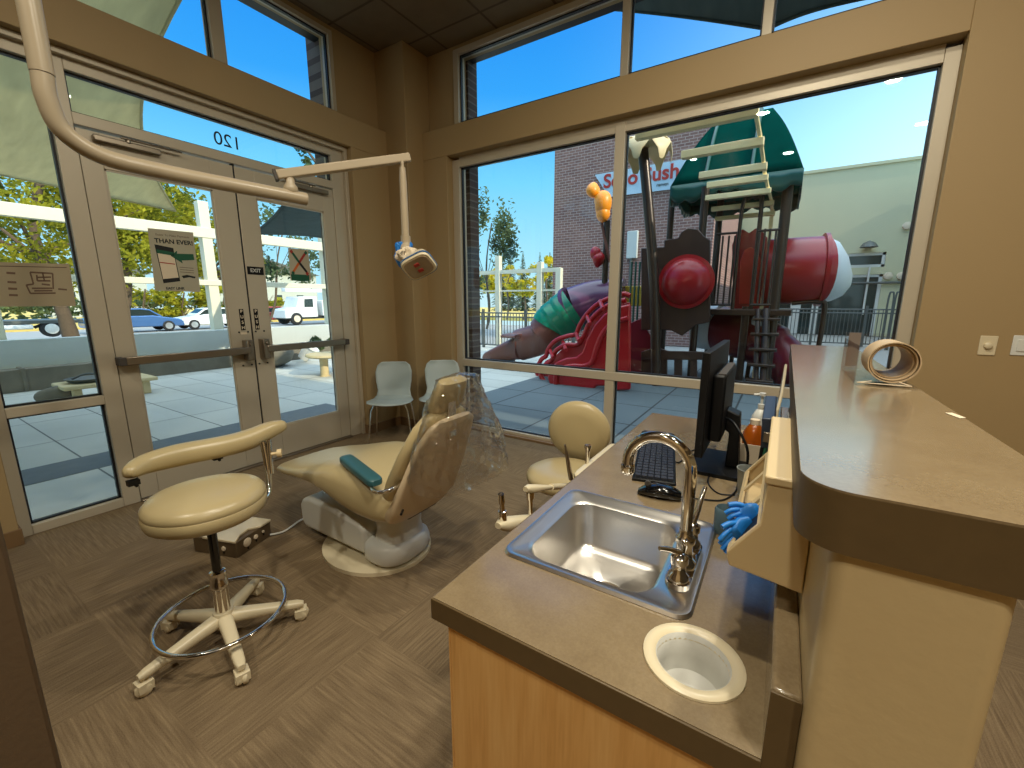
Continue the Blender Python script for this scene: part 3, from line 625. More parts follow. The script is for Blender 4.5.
put('pump_head', G().lathe([(.013, .175), (.013, .19), (.005, .192), (.005, .222), (.012, .224), (.012, .236), (0, .236)], (-.035, 1.92, ZT-.03), 16).tube([(-.035, 1.92, ZT+.20), (-.065, 1.91, ZT+.198)], .004, 8), 'white', pbx, True)
ob = thing('amber_bottle', (-.045, 1.72, ZT), 'amber orange plastic bottle leaning among supplies behind the monitor', 'bottle')
put('bottle_body', G().lathe([(0, 0), (.034, 0), (.036, .01), (.036, .09), (.02, .12), (.014, .125), (0, .125)], (-.045, 1.72, ZT+.001), 24), 'amber', ob, True)
put('cap', G().lathe([(.016, .125), (.016, .143), (0, .143)], (-.045, 1.72, ZT), 18), 'paper', ob, True)
tp = thing('tray_box', (-.05, 1.6, ZT), 'low open white box between the monitor stand and the backsplash', 'box')
k = G().box(-.115, .02, 1.62, 1.80, ZT+.001, ZT+.006)
for q in ((-.115, -.111, 1.62, 1.80), (.016, .02, 1.62, 1.80), (-.115, .02, 1.62, 1.624), (-.115, .02, 1.796, 1.80)): k.box(*q, ZT+.001, ZT+.075)
put('box_shell', k, 'paper', tp)
pa = thing('power_adapter', (.0, 1.36, ZT), 'tall black electronic box with green cables behind the dispenser', 'device')
put('case', G().obox((-.002, 1.50, 1.055), V((1, 0, .05)).normalized(), V((0, 1, .12)).normalized(), V((-.05, -.12, 1)).normalized(), .016, .11, .05), mat('dark_blue_grey_case', (52, 62, 80), .4), pa, bevel=.003)
put('socket', G().box(-.012, .008, 1.383, 1.39, 1.02, 1.05), 'darkmetal', pa, bevel=.002)
for i in range(3): put('cord', G().tube(bez([(-.012+.009*i, 1.395, 1.0), (-.016+.008*i, 1.385, .95), (-.03+.008*i, 1.40, .90), (-.02+.008*i, 1.48, .865)], 6), .0045, 8), MT['green'] if i == 1 else MT['black'], pa, True)
cp = tag(put('plastic_cup', G().lathe([(0, .002), (.025, .002), (.033, .08), (.0345, .082), (.0345, .084), (.032, .084), (.0245, .004), (0, .004)], (-.035, 1.35, ZT), 28), mat('frosted_plastic', (190, 196, 190), .3, trans=.5), smooth=True), 'clear frosted cup standing just behind the glove dispenser', 'cup')
cw = tag(put('glass_jar', G().lathe([(0, .001), (.024, .001), (.026, .01), (.026, .06), (.022, .066), (.02, .06), (.022, .01), (0, .008)], (-.068, 1.09, ZT), 28), mat('blue_tinted_glass', (120, 150, 165), .1, trans=.5), smooth=True), 'small bluish jar at the foot of the dispenser, behind the gloves', 'jar')
tag(put('white_card', G().box(.040, .042, 1.30, 1.38, .967, 1.12), 'white'), 'white card standing on the backsplash under the raised counter', 'card')
# ---- acrylic holder and wood roll on the raised counter
ac = thing('acrylic_holder', (.2, 1.3, 1.24), 'clear acrylic leaflet holder on the raised counter', 'holder')
k = G().box(.15, .258, 1.19, 1.46, 1.2405, 1.2425).box(.15, .1515, 1.19, 1.46, 1.2425, 1.325)
k.slab([(.15, 1.46, 1.2425), (.258, 1.46, 1.2425), (.258, 1.46, 1.34), (.15, 1.46, 1.34)], (0, -1, 0), .002)
put('acrylic_sheet', k, 'clear', ac)
put('acrylic_foot', G().tube([(.18, 1.195, 1.250), (.155, 1.195, 1.2445), (.247, 1.195, 1.2445), (.225, 1.195, 1.252)], .0012, 8), 'paper', ac)
put('printed_card', G().box(.157, .182, 1.45, 1.455, 1.25, 1.34), mat('grey_card', (120, 108, 100), .6, var=.2), ac)
k = G(); rc = V((.212, 0, 1.2925))
for i, (rr_, yy0, yy1) in enumerate(((.0440, 1.195, 1.29), (.0396, 1.20, 1.315), (.036, 1.215, 1.33))):
    k.lathe([(rr_, 0), (rr_, yy1-yy0), (rr_-.0024, yy1-yy0), (rr_-.0024, 0)], (rc.x, yy0, rc.z), 48, (0, 1, 0), True)
tag(put('wood_edging_roll', k, 'woodring', smooth=True), 'coiled roll of pale wood edging lying open end forward in the acrylic holder', 'roll')
# ================================================================== stools
def caster_leg(root, c, ang, ln, z0, z1, m):
    d = V((math.cos(ang), math.sin(ang), 0)); sd = V((-d.y, d.x, 0)); secs = []
    for t, w, h in ((0.0, .030, .030), (.25, .027, .026), (.6, .023, .02), (.92, .019, .016), (1, .013, .010)):
        secs.append((c+d*(ln*t)+Z*(z0+(z1-z0)*t), sd, Z, w, h))
    lg = put('leg', G().loft(secs, 18, .7), m, root, True)
    e = c+d*(ln-.012)
    k = G().lathe([(0, -.022), (.02, -.022), (.026, -.018), (.027, -.003), (.022, 0), (.022, .003), (.027, .006), (.026, .019), (.02, .022), (0, .022)], e+V((0, 0, .0275)), 20, tuple(sd+d*.4))
    k.cyl(e+Z*.03, e+Z*(z1-.002), .008, n=10); k.obox(e+Z*.036-d*.002, d, sd, Z, .024, .024, .018)
    put('caster', k, m, lg, bevel=.006); return lg
SC_ = V((-1.87, .67, 0))
st = thing('operator_stool', (SC_.x, SC_.y, 0), 'tan vinyl stool with a curved arm pad, chrome foot ring and cream five-star base', 'stool')
for k_ in range(5): caster_leg(st, SC_, math.radians(-86+72*k_), .30, .115, .075, 'cream')
put('hub', G().lathe([(0, .075), (.04, .08), (.044, .12), (.036, .145), (0, .15)], SC_, 24), 'cream', st, True)
put('column_sleeve', G().lathe([(.028, .14), (.028, .15), (.028, .25), (.033, .255), (.033, .275), (.030, .28), (.030, .325), (.024, .33), (0, .33)], SC_, 24), 'chrome', st, True)
put('gas_lift', G().lathe([(.017, .32), (.017, .585), (0, .585)], SC_, 20), 'blackgloss', st, True)
k = G().tube([SC_+V((.232*math.cos(a), .232*math.sin(a), .135)) for a in [i*2*math.pi/48 for i in range(48)]], .0095, 12, True)
put('foot_ring', k, 'chrome', st, True)
put('seat', G().lathe([(0, .575), (.15, .575), (.185, .58), (.202, .592), (.208, .61), (.208, .636), (.205, .640), (.207, .646), (.205, .66), (.19, .678), (.155, .690), (.09, .696), (0, .697)], SC_, 48), 'vinyl', st, True)
put('seat_plate', G().box(SC_.x-.09, SC_.x+.09, SC_.y-.07, SC_.y+.07, .562, .576), 'black', st, bevel=.004)
pth = bez([(-2.03, .485, .782), (-2.09, .56, .785), (-2.10, .68, .785), (-2.065, .82, .785), (-2.045, .93, .792), (-2.03, 1.03, .818), (-2.02, 1.10, .828)], 7)
d_w, d_h = .048, .046; secs = []; n = len(pth)
for i, p in enumerate(pth):
    t = (pth[min(i+1, n-1)]-pth[max(i-1, 0)]).normalized(); sd = t.cross(Z).normalized(); q = i/(n-1); e = min(1, math.sin(math.pi*min(max(q, .0015), .9985))**.35*1.06)
    secs.append((p, sd, sd.cross(t), d_w*e, d_h*e))
put('arm_pad', G().loft(secs, 22, .85), 'vinyl', st, True)
put('arm_post', G().tube(bez([(-1.87, .73, .568), (-1.86, .79, .560), (-1.87, .86, .550), (-1.90, .915, .56), (-1.925, .94, .60), (-1.955, .955, .68), (-1.99, .965, .78)], 7), .013, 16).tube([(-1.925, .955, .64), (-1.975, .985, .785)], .011, 14), 'chrome', st, True)
put('adjust_knob', G().lathe([(0, 0), (.008, 0), (.008, .025), (.019, .026), (.02, .045), (0, .046)], (-1.95, .975, .725), 20, (.55, .8, 0)), 'beige', st, True)
for q in ((-2.03, .50, .745), (-2.06, .80, .745)): put('pad_bracket', G().obox(q, X, Y, Z, .014, .018, .010).cyl(q, V(q)-Z*.02+Y*.01, .006, n=8), 'black', st)
# second stool at the counter
A2 = V((-.93, 2.02, 0))
s2 = thing('assistant_stool', (A2.x, A2.y, 0), 'tan vinyl stool with a round backrest beyond the counter, facing the window corner', 'stool')
for k_ in range(5): caster_leg(s2, A2, math.radians(20+72*k_), .28, .10, .07, 'cream')
put('hub', G().lathe([(0, .07), (.04, .075), (.04, .12), (.03, .14), (0, .14)], A2, 24), 'cream', s2, True)
put('column', G().lathe([(.026, .13), (.026, .28), (.019, .285), (.019, .43), (0, .43)], A2, 20), 'chrome', s2, True)
put('seat', G().lathe([(0, .42), (.15, .423), (.195, .435), (.215, .46), (.215, .48), (.208, .497), (.18, .513), (.1, .523), (0, .525)], A2, 48), 'vinyl', s2, True)
bd = V((-.16, .98, 0)).normalized(); bcn = V((-.985, 2.32, .645)); ax_ = (bd*.98-Z*-.12).normalized()
put('backrest', G().lathe([(0, -.045), (.11, -.042), (.175, -.032), (.193, -.012), (.193, .008), (.18, .022), (.11, .03), (0, .032)], bcn, 44, tuple(ax_)), 'vinyl', s2, True)
put('back_support', G().tube(bez([A2+V((0, .05, .41)), A2+V((-.03, .22, .41)), A2+V((-.055, .345, .45)), bcn+bd*.04], 7), .011, 12), 'chrome', s2, True)
# ---- instrument delivery arm between the counter and the stool
ia = thing('instrument_holder', (-.66, 1.45, 0), 'cream dental instrument holder with chrome handpieces beside the low counter', 'instrument holder')
xi = -.62
b0, b1 = at(579, 478, 'x', -.56), at(617, 446, 'x', -.56)
k = G().loft([(b0+(b1-b0)*t, X, Z, .03*s_, .014*s_) for t, s_ in ((0, .5), (.03, .9), (.1, 1), (.9, 1), (.97, .9), (1, .5))], 20, .6)
put('holder_bar', k, 'cream', ia, True)
a0, a1_, a2_ = at(503, 525, 'x', xi), at(522, 522, 'x', xi), at(533, 519, 'x', xi)
put('swivel_block', G().loft([(a0+(a2_-a0)*t, X, Z, .026*s_, .022*s_) for t, s_ in ((-.15, .4), (0, .85), (.25, 1), (.8, .8), (1.1, .7))], 20, .8), 'cream', ia, True)
k0_ = at(503, 520, 'x', xi); put('air_syringe', G().lathe([(0, 0), (.012, 0), (.012, .03), (.008, .032), (.008, .055), (.010, .057), (.009, .085), (.005, .085), (.005, .08), (0, .08)], k0_, 16, (0, -.12, 1)), 'chrome', ia, True)
e0 = at(530, 489, 'x', xi); e1_ = at(551, 487, 'x', -.60); put('swivel_block', G().loft([(e0+(e1_-e0)*t, X, Z, .018*s_, .016*s_) for t, s_ in ((-.2, .5), (0, .95), (.4, .8), (1, .4), (1.3, .2))], 20, .8), 'cream', ia, True)
put('suction_tip', G().lathe([(.014, 0), (.014, -.02), (.009, -.03), (.007, -.10), (.009, -.11), (0, -.11)], e0-Z*.008, 16, (-.0, -.05, 1)), 'chrome', ia, True)
h0, h1 = at(571, 479, 'x', -.60), at(565, 445, 'x', -.60)
put('handpiece', G().tube([h0, h0+(h1-h0)*.35, h0+(h1-h0)*.8, h0+(h1-h0)*.85, h1], [.009, .0085, .0055, .004, .004], 12), 'darkmetal', ia, True)
h0, h1 = at(587, 466, 'x', -.58), at(588, 445, 'x', -.58)
put('handpiece', G().tube([h0, h0+(h1-h0)*.7, h0+(h1-h0)*.85, h1], [.007, .0075, .013, .014], 14), 'chrome', ia, True)
pm = V((xi, a2_.y+.25, 0))
put('support_arm', G().tube(bez([a2_, a2_+V((.0, .1, -.03)), V((xi, 1.5, .68)), V((-.59, 1.75, .67)), b0.lerp(b1, .5)-Z*.014], 7), .014, 12).tube(bez([e1_, V((xi, 1.42, .72)), V((xi, 1.5, .68))], 6), .011, 12).tube([(xi, 1.5, .68), (xi, 1.5, .045)], .02, 16), 'cream', ia, True)
put('floor_foot', G().lathe([(0, 0), (.11, 0), (.12, .01), (.11, .03), (.03, .045), (0, .045)], (xi, 1.5, .0), 32), 'cream', ia, True)
# ================================================================== dental chair
CY = 1.5
dc = thing('dental_chair', (-1.85, CY, 0), 'tan upholstered dental chair on a white lift base with its back raised', 'dental chair')
put('base_plate', G().prism([(-1.90+.335*math.cos(a), CY+.285*math.sin(a)) for a in [i*2*math.pi/56 for i in range(56)]], 'z', .001, .022), 'cream', dc, smooth=True)
prof_ = [(-2.36, .055), (-2.395, .09), (-2.40, .20), (-2.37, .245), (-2.30, .265), (-2.1, .262), (-1.86, .235), (-1.80, .20), (-1.80, .055)]
put('lift_housing', G().prism(prof_, 'y', 1.335, 1.665), 'white', dc, bevel=.03, segs=4)
o = []
for k_ in range(40):
    a = 2*math.pi*k_/40; ca, sa = math.cos(a), math.sin(a); o.append((-1.715+.145*math.copysign(abs(ca)**.75, ca), CY-.005+.18*math.copysign(abs(sa)**.75, sa)))
def scl(o, f, z): cx, cy = -1.715, CY-.005; return [(cx+(a-cx)*f, cy+(b-cy)*f, z) for a, b in o]
put('pump_cover', G().rings([scl(o, .93, .04), scl(o, 1, .055), scl(o, 1, .10), scl(o, .95, .13), scl(o, .84, .147), scl(o, .6, .152)]), 'white', dc, smooth=True)
put('pedestal', G().loft([((-1.70, CY, z), X, Y, w, w2) for z, w, w2 in ((.14, .10, .13), (.20, .085, .12), (.33, .09, .13), (.40, .11, .15))], 28, .6), 'white', dc, True)
put('pivot_block', G().box(-1.60, -1.50, CY-.12, CY+.10, .33, .40), 'black', dc, bevel=.012)
S_ = [(-2.60, .396, .012, .13), (-2.585, .400, .022, .17), (-2.52, .416, .03, .215), (-2.4, .44, .034, .25), (-2.24, .468, .04, .27), (-2.08, .492, .062, .285), (-1.95, .492, .098, .29), (-1.84, .480, .13, .29), (-1.72, .462, .140, .285), (-1.60, .444, .125, .275), (-1.52, .432, .09, .255), (-1.49, .43, .05, .22)]
put('seat', G().loft([((x_, CY, z_), Y, Z, w_, h_) for x_, z_, h_, w_ in S_], 40, .62), 'vinyl', dc, True)
BY = 1.455
bA, bB = V((-1.560, BY, .44)), V((-1.285, BY, .925)); bt = (bB-bA).normalized(); bn_ = Y.cross(bt).normalized()
if bn_.x > 0: bn_ = -bn_
put('backrest', G().loft([(bA+(bB-bA)*t, Y, bn_, w_, h_) for t, w_, h_ in ((-.02, .13, .01), (0, .17, .03), (.08, .19, .04), (.3, .205, .043), (.6, .20, .042), (.85, .175, .04), (.96, .14, .034), (1.0, .10, .014))], 36, .62), 'vinyl', dc, True)
sA, sB = bA-bn_*.062-bt*.05, bB-bn_*.055
put('back_shell', G().loft([(sA+(sB-sA)*t+bn_*(-.03*math.sin(math.pi*min(1, t*1.6))), Y, bn_, w_, h_) for t, w_, h_ in ((-.06, .10, .02), (-.03, .16, .035), (.05, .205, .05), (.2, .222, .045), (.5, .215, .028), (.8, .19, .024), (.95, .155, .022), (1.0, .11, .012))], 36, .6), 'shell', dc, True, label='pinkish cream plastic back shell')
hA, hB = V((-1.29, BY, .90)), V((-1.215, BY, 1.075)); ht_ = (hB-hA).normalized(); hn_ = Y.cross(ht_); hn_ = -hn_ if hn_.x > 0 else hn_
hr = put('headrest', G().loft([(hA+(hB-hA)*t+hn_*.022, Y, hn_, w_, h_) for t, w_, h_ in ((0, .06, .012), (.05, .09, .026), (.3, .108, .034), (.7, .104, .032), (.93, .088, .028), (1, .06, .012))], 28, .65), 'vinyl', dc, True)
put('headrest_bar', G().box(-1.262, -1.248, BY-.025, BY+.025, .80, 1.0), 'chrome', hr, bevel=.004)
for sg, nm in ((-1, ''),):
    p0, p1 = V((-1.515, 1.215, .595)), V((-1.86, 1.30, .62)); d = (p1-p0).normalized(); sd = d.cross(Z)
    ar = put('armrest', G().loft([(p0+(p1-p0)*t, sd, Z, .036*s_, .022*s_) for t, s_ in ((0, .6), (.03, .92), (.1, 1), (.9, 1), (.97, .92), (1, .6))], 24, .5), 'teal', dc, True, label='teal armrest pad under thin plastic')
    put('armrest_bracket', G().tube(bez([(-1.545, 1.225, .585), (-1.52, 1.19, .575), (-1.46, 1.18, .575), (-1.42, 1.22, .585), (-1.43, 1.29, .60)], 6), .009, 12), 'chrome', ar, True)
p0, p1 = V((-1.515, 1.785, .595)), V((-1.86, 1.74, .62))
put('control_lever', G().tube([(-1.40, 1.26, .47), (-1.335, 1.19, .50)], .006, 8), 'black', dc)
# thin film bag pulled over the head and back
secs = []; R = []
def film(u, v):
    t = v; a = 2*math.pi*u
    z_ = 1.105-.52*t; cx_ = -1.225-.14*t+.09*t*t+.03*math.sin(3*t); w_ = .115+.17*min(1, t*1.5)**1.1; d_ = .05+.115*t
    if t < .04: w_ *= t/.04*.9+.1; d_ *= t/.04*.9+.1
    p = V((cx_+d_*math.copysign(abs(math.cos(a))**.8, math.cos(a)), BY+.02+.05*t+w_*math.copysign(abs(math.sin(a))**.8, math.sin(a)), z_))
    nn = noise.noise(p*9)*.030*(.3+t)+noise.noise(V((p.x*30, p.y*30, p.z*14)))*.014+noise.noise(p*48)*.009
    d = V((math.cos(a), math.sin(a)*.6, .2)); lift = .10*max(0, -math.cos(a))*t
    return p+d*nn+Z*(lift)
pc_ = tag(put('plastic_cover', G().grid(film, 110, 64), 'film', smooth=True), 'clear crinkled plastic bag pulled over the dental chair headrest and back', 'plastic cover')
# foot control box
c0 = V((-2.46, .985, 0)); ua = (V((-2.776, .877, 0))-V((-2.495, .974, 0))).normalized(); ub = V((-ua.y, ua.x, 0)); ub = ub if ub.y > 0 else -ub
fb = thing('utility_box', (c0.x, c0.y, 0), 'brown floor utility box with a cream lid and white dials between stool and dental chair', 'utility box')
cc = c0+ua*.15+ub*.125
put('box_body', G().obox(cc+Z*.048, ua, ub, Z, .15, .125, .047), mat('brown_enamel', (92, 76, 54), .5), fb, bevel=.004)
lp = [(-.15, -.02), (-.15, .125), (.15, .125), (.15, -.125), (.04, -.125)]
put('lid', G().prism([(0, 0), (.17, 0), (.17, .1), (.25, .12), (.25, .19), (.0, .19)], 'z', .095, .103) if False else G().slab([c0+ua*a+ub*b+Z*.095 for a, b in ((-.008, -.008), (.22, -.008), (.24, .02), (.24, .25), (-.008, .25), (-.008, .17), (.04, .13), (.03, .06))], Z, .014), 'cream', fb, bevel=.003)
def dial(p, n_, r, m='paper'):
    put('dial', G().lathe([(0, .006), (r*.8, .006), (r, .003), (r, 0)], p, 24, tuple(n_)), m, fb, True)
    put('drain_plug', G().obox(V(p)-Z*(r+.007)+V(n_)*.003, ua, ub, Z, .003, .003, .008), 'black', fb)
fn = -ua; sn = -ub
dial(c0+ub*.075+Z*.057, fn, .026); dial(c0+ub*.135+Z*.056, fn, .014); dial(c0+ub*.19+Z*.06, fn, .008)
dial(c0+ua*.085+Z*.05, sn, .014)
cable('white_hose', [tuple(c0+ub*.235+Z*.012+fn*.004), (-2.50, 1.28, .012), (-2.53, 1.42, .02), (-2.44, 1.50, .035), (-2.39, 1.5, .07)], .006, 'white', 'thin white hose on the carpet from the brown box to the dental chair', 'hose')
# ================================================================== ceiling-hung dental light
dl = thing('dental_light', (-2.33, .53, ZC), 'beige ceiling-hung dental operating light with a long two-part arm', 'dental light')
put('ceiling_flange', G().lathe([(0, 0), (.09, 0), (.09, -.02), (.05, -.05), (0, -.05)], (-2.33, .53, ZC), 32), 'armlamp', dl, True)
put('ceiling_post', G().tube([(-2.33, .53, ZC-.03), (-2.33, .53, 2.225)], .0335, 24), 'armlamp', dl, True)
put('lower_arm', G().tube(bez([(-2.33, .53, 2.222), (-2.33, .53, 2.14), (-2.335, .56, 2.045), (-2.33, .66, 1.985), (-2.30, .85, 1.968), (-2.25, 1.15, 1.962), (-2.205, 1.43, 1.958)], 9), .032, 24), 'armlamp', dl, True)
put('elbow_joint', G().lathe([(0, 0), (.03, 0), (.036, .01), (.033, .03), (.022, .045), (.022, .075), (0, .075)], (-2.22, 1.36, 1.978), 24), 'armlamp', dl, True)
q0, q1 = V((-2.25, 1.31, 2.055)), V((-1.90, 1.90, 2.235)); d = (q1-q0).normalized(); sd = d.cross(Z).normalized(); u_ = sd.cross(d)
put('upper_arm', G().obox((q0+q1)/2, d, sd, u_, (q1-q0).length/2, .024, .023), 'armlamp', dl, bevel=.007)
put('arm_end_cap', G().obox(q0-d*.006, d, sd, u_, .008, .025, .026), 'rubber', dl, bevel=.003)
hp = V((-1.905, 1.845, 0))
put('link_rod', G().tube([(hp.x, hp.y, 2.17), (hp.x, hp.y, 2.205)], .009, 12).tube([(hp.x, hp.y, 2.17), (hp.x, hp.y, 2.10), (hp.x, hp.y, 1.80)], [.016, .020, .022], 20), 'armlamp', dl, True)
put('knuckle', G().tube(bez([(hp.x, hp.y, 1.80), (hp.x, hp.y, 1.75), (hp.x+.015, hp.y-.02, 1.715), (hp.x+.06, hp.y-.03, 1.685)], 5), [.028]*6+[.03]*5+[.022]*5, 18), 'armlamp', dl, True)
hc_ = deep(419, 264, 2.30); fwd = V((.50, -.55, -.62)).normalized(); sd = fwd.cross(V((.8, .6, .0)).normalized()).normalized(); u_ = sd.cross(fwd); ca_, sa_ = math.cos(.5), math.sin(.5); u_, sd = u_*ca_+sd*sa_, sd*ca_-u_*sa_
lh = put('lamp_head', G().loft([(hc_+fwd*t, u_, sd, w_, h_) for t, w_, h_ in ((-.07, .03, .03), (-.05, .06, .05), (0, .085, .068), (.02, .088, .07), (.03, .083, .064))], 28, .5), 'cream', dl, True)
put('lens', G().loft([(hc_+fwd*t, u_, sd, .074*s_, .056*s_) for t, s_ in ((.029, 1), (.034, .98))], 28, .5), mat('amber_lens', (150, 130, 104), .2), lh, True)
for q in (-.02, .022): put('bulb_window', G().obox(hc_+fwd*.035+sd*q*.9, u_, sd, fwd, .016, .010, .003), 'red', lh, bevel=.003)
put('edge_band', G().loft([(hc_+fwd*t, u_, sd, .090, .073) for t in (.008, .02)], 28, .5), 'carblue', lh, True)
def crumple(c, s_, sc, seed):
    g = G(); rr_ = random.Random(seed)
    def fn_(u, v):
        a = u*2*math.pi; b = v*math.pi; p = V((math.cos(a)*math.sin(b)*s_[0], math.sin(a)*math.sin(b)*s_[1], math.cos(b)*s_[2]))
        return V(c)+p*(1+.9*noise.noise(p*sc+V((seed, 0, 0))))
    return g.grid(fn_, 28, 18)
put('barrier_wrap', crumple(hp+V((-.01, -.005, 1.70)), (.05, .045, .06), 28, 3), 'blue', dl, label='crumpled blue barrier film around the lamp knuckle')
put('tape_wrap', crumple(hp+V((.045, -.045, 1.69)), (.06, .05, .035), 30, 8), 'paper', dl, label='white tape with dark marks wrapped on the lamp neck')
text('tape_mark', 'OFF', .03, hp+V((.07, -.105, 1.69)), (RT), UP, 'ink', dl, .0008)
# ================================================================== waiting chairs
def shell(u, v):
    # u across -1..1, v 0..1 seat front to back top
    P = [(-.225, .425, .17), (-.215, .438, .20), (-.12, .442, .222), (.0, .432, .222), (.10, .430, .20), (.165, .452, .178), (.192, .51, .166), (.21, .60, .182), (.232, .70, .188), (.25, .765, .168), (.256, .80, .125)]
    f = v*(len(P)-1); i = min(int(f), len(P)-2); f -= i
    a, b = P[i], P[i+1]; y = a[0]+(b[0]-a[0])*f; z = a[1]+(b[1]-a[1])*f; w = a[2]+(b[2]-a[2])*f
    c = u*u; seat = max(0, 1-v*1.8); return V((u*w, y-(1-seat)*.035*c, z+.018*c*seat))
wc = thing('shell_chair', (0, 0, 0), 'x', 'chair', 'white shell chairs in the corner')
put('seat_shell', G().grid(lambda a, b: shell(a*2-1, b), 16, 30), 'chairwhite', wc, smooth=True, solid=.007)
put('seat_frame', G().tube([(-.15, -.14, .415), (.15, -.14, .415), (.15, .12, .41), (-.15, .12, .41)], .008, 10, True), 'chrome', wc, True)
for sx in (-1, 1):
    for yy, ye in ((-.14, -.205), (.12, .19)): put('leg', G().tube([(sx*.15, yy, .413), (sx*.175, yy*1.05, .36), (sx*.215, ye, .003)], .008, 10), 'chrome', wc, True)
L1 = (-3.30, 2.90); wc.location = (*L1, 0); wc.rotation_euler = (0, 0, math.radians(38)); wc['label'] = 'white plastic shell chair with chrome legs next to the glass doors'
w2 = dup(wc, (-2.95, 3.27, 0), math.radians(38), 'white plastic shell chair beside the playground window, half behind the dental chair back')
# ================================================================== outside the doors (-x side)
ZG = -.03
struct('ground_patio', G().box(-11.4, -4.0, -8, 12.0, ZG-.1, ZG), 'patio')
struct('ground_play', G().box(-4.0, 9, 4.0, 12.0, ZG-.1, ZG), 'rubbertile')
struct('ground_band', G().box(-5.5, -5.0, -8, 3.6, ZG, ZG+.004), 'band')  # strip of darker ground along the patio
struct('ground_street', G().box(-60, -11.4, -40, 30, -.75, -.45), 'asphalt')
struct('ground_yard', G().box(-11.4, 14, 12.0, 40, ZG-.14, ZG-.02), 'asphalt')
struct('ground_grass', G().box(-160, -41.5, -90, 120, -.7, -.30).box(-60, 60, 40, 160, -.6, -.2), 'drygrass')
g = G().box(-10.75, -10.45, -6, 8.0, ZG, .34); g.box(-10.76, -10.43, 1.45, 1.5, ZG, .36)
struct('wall_planter', g, 'concrete', bevel=.01)
struct('wall_upper', G().box(-11.02, -10.84, -6, 8.5, ZG, .80), 'conclite', bevel=.01)
struct('wall_planter_slope', G().box(-10.84, -10.75, -6, 8.0, ZG, .30), 'drygrass')
# pergola
def pergola_post(y, w, h, m='pergola'): w *= .68; return G().box(-11.30, -11.30+w, y-w/2, y+w/2, ZG, h)
pg = thing('pergola', (-11.2, 4.6, ZG), 'long white steel pergola frame beyond the patio with tall posts', 'pergola')
for py_, h in ((1.35, 3.0), (4.72, 3.62), (7.68, 3.30), (-2.6, 3.2)): put('post', pergola_post(py_, .34 if py_ == 1.35 else .30, h), 'pergola', pg, bevel=.01)
for (ya_, yb_, z0, z1) in ((-3, 8.2, 2.84, 3.06), (-3, 8.2, 1.80, 1.92)): put('beam', G().box(-11.22, -11.08, ya_, yb_, z0, z1), 'pergola', pg, bevel=.008)
# shade sails
def sail(name, c, m, label, sag=.35, nu=24):
    A, B, C_, D = [V(q) for q in c]; nrm = ((B-A).cross(D-A)).normalized()
    def fn_(u, v):
        uu = u; vv = v; p = A*(1-uu)*(1-vv)+B*uu*(1-vv)+C_*uu*vv+D*(1-uu)*vv
        # edges pulled inward, body sagging
        ctr = (A+B+C_+D)/4; pull = .10*(4*uu*(1-uu)*(abs(2*vv-1)**2)+4*vv*(1-vv)*(abs(2*uu-1)**2))
        p = p+(ctr-p)*pull; return p-Z*sag*(4*uu*(1-uu))*(4*vv*(1-vv))
    o = thing(name, tuple(A), label, 'shade sail')
    g_ = G().grid(fn_, nu, nu); put('cloth', g_, m, o, smooth=True, solid=.006)
    k = G(); ed = [fn_(i/20, 0) for i in range(21)]+[fn_(1, i/20) for i in range(1, 21)]+[fn_(1-i/20, 1) for i in range(1, 21)]+[fn_(0, 1-i/20) for i in range(1, 20)]
    k.tube(ed, .018, 8, True); put('edge_hem', k, m, o, smooth=True); return o
sail('shade_sail', [tuple(at(176, 211, 'x', -10.3)), (-10.3, -6.0, 3.5), (-4.5, -6.0, 5.0), tuple(at(196, -30, 'x', -4.5))], 'sail', 'large sunlit grey-green shade sail hanging outside the left window and doors')
sail('shade_sail', [tuple(at(252, 234, 'x', -10.2)), tuple(at(325, 238, 'x', -10.2)), tuple(at(350, 185, 'x', -6.0)), tuple(at(290, 196, 'x', -6.0))], 'saildark', 'dark blue-grey shade sail seen through the right door above the truck', .1, 14)
sail('shade_sail', [tuple(at(572, 6, 'y', 5.4)), tuple(at(768, 29, 'y', 5.4)), tuple(at(905, -10, 'y', 5.2)), tuple(at(640, -60, 'y', 4.5))], 'saildark', 'dark shade sail corner above the playground side upper window', .0, 14)
# small things on the patio
bn = thing('patio_bench', tuple(at(325, 376, 'z', ZG)), 'pale round-topped patio table on one leg outside the right door', 'table')
p = at(325, 376, 'z', ZG); hz = at(325, 354, 'x', p.x).z
put('table_top', G().lathe([(0, hz-.06), (.42, hz-.06), (.46, hz-.03), (.44, hz), (0, hz)], (p.x, p.y+.15, 0), 32), 'benchwood', bn, True)
put('leg', G().lathe([(.10, 0), (.08, .02), (.08, hz-ZG-.055), (.12, hz-ZG-.05)], p, 20), 'benchwood', bn, True)
p = at(92, 398, 'z', ZG); hz = at(92, 381, 'x', p.x).z
bn = thing('patio_bench', tuple(p), 'pale low patio table with a dark tray near the left window', 'table')
put('table_top', G().box(p.x-.3, p.x+.35, p.y-.35, p.y+.75, hz-.06, hz), 'benchwood', bn, bevel=.02)
for a, b in ((-.2, -.2), (-.2, .6), (.25, -.2), (.25, .6)): put('leg', G().box(p.x+a-.05, p.x+a+.05, p.y+b-.05, p.y+b+.05, ZG, hz-.06), 'benchwood', bn, bevel=.01)
ty = thing('serving_tray', (p.x, p.y, hz), 'dark round tray lying on the pale low patio table', 'tray')
put('tray_body', G().lathe([(0, .01), (.19, .01), (.25, .06), (.265, .06), (.20, 0), (0, 0)], (p.x, p.y, hz), 28), 'iron', ty, True)
put('tray_handle', G().tube(bez([(p.x, p.y-.18, hz+.06), (p.x, p.y, hz+.12), (p.x, p.y+.18, hz+.06)], 6), .015, 8), 'iron', ty, True)
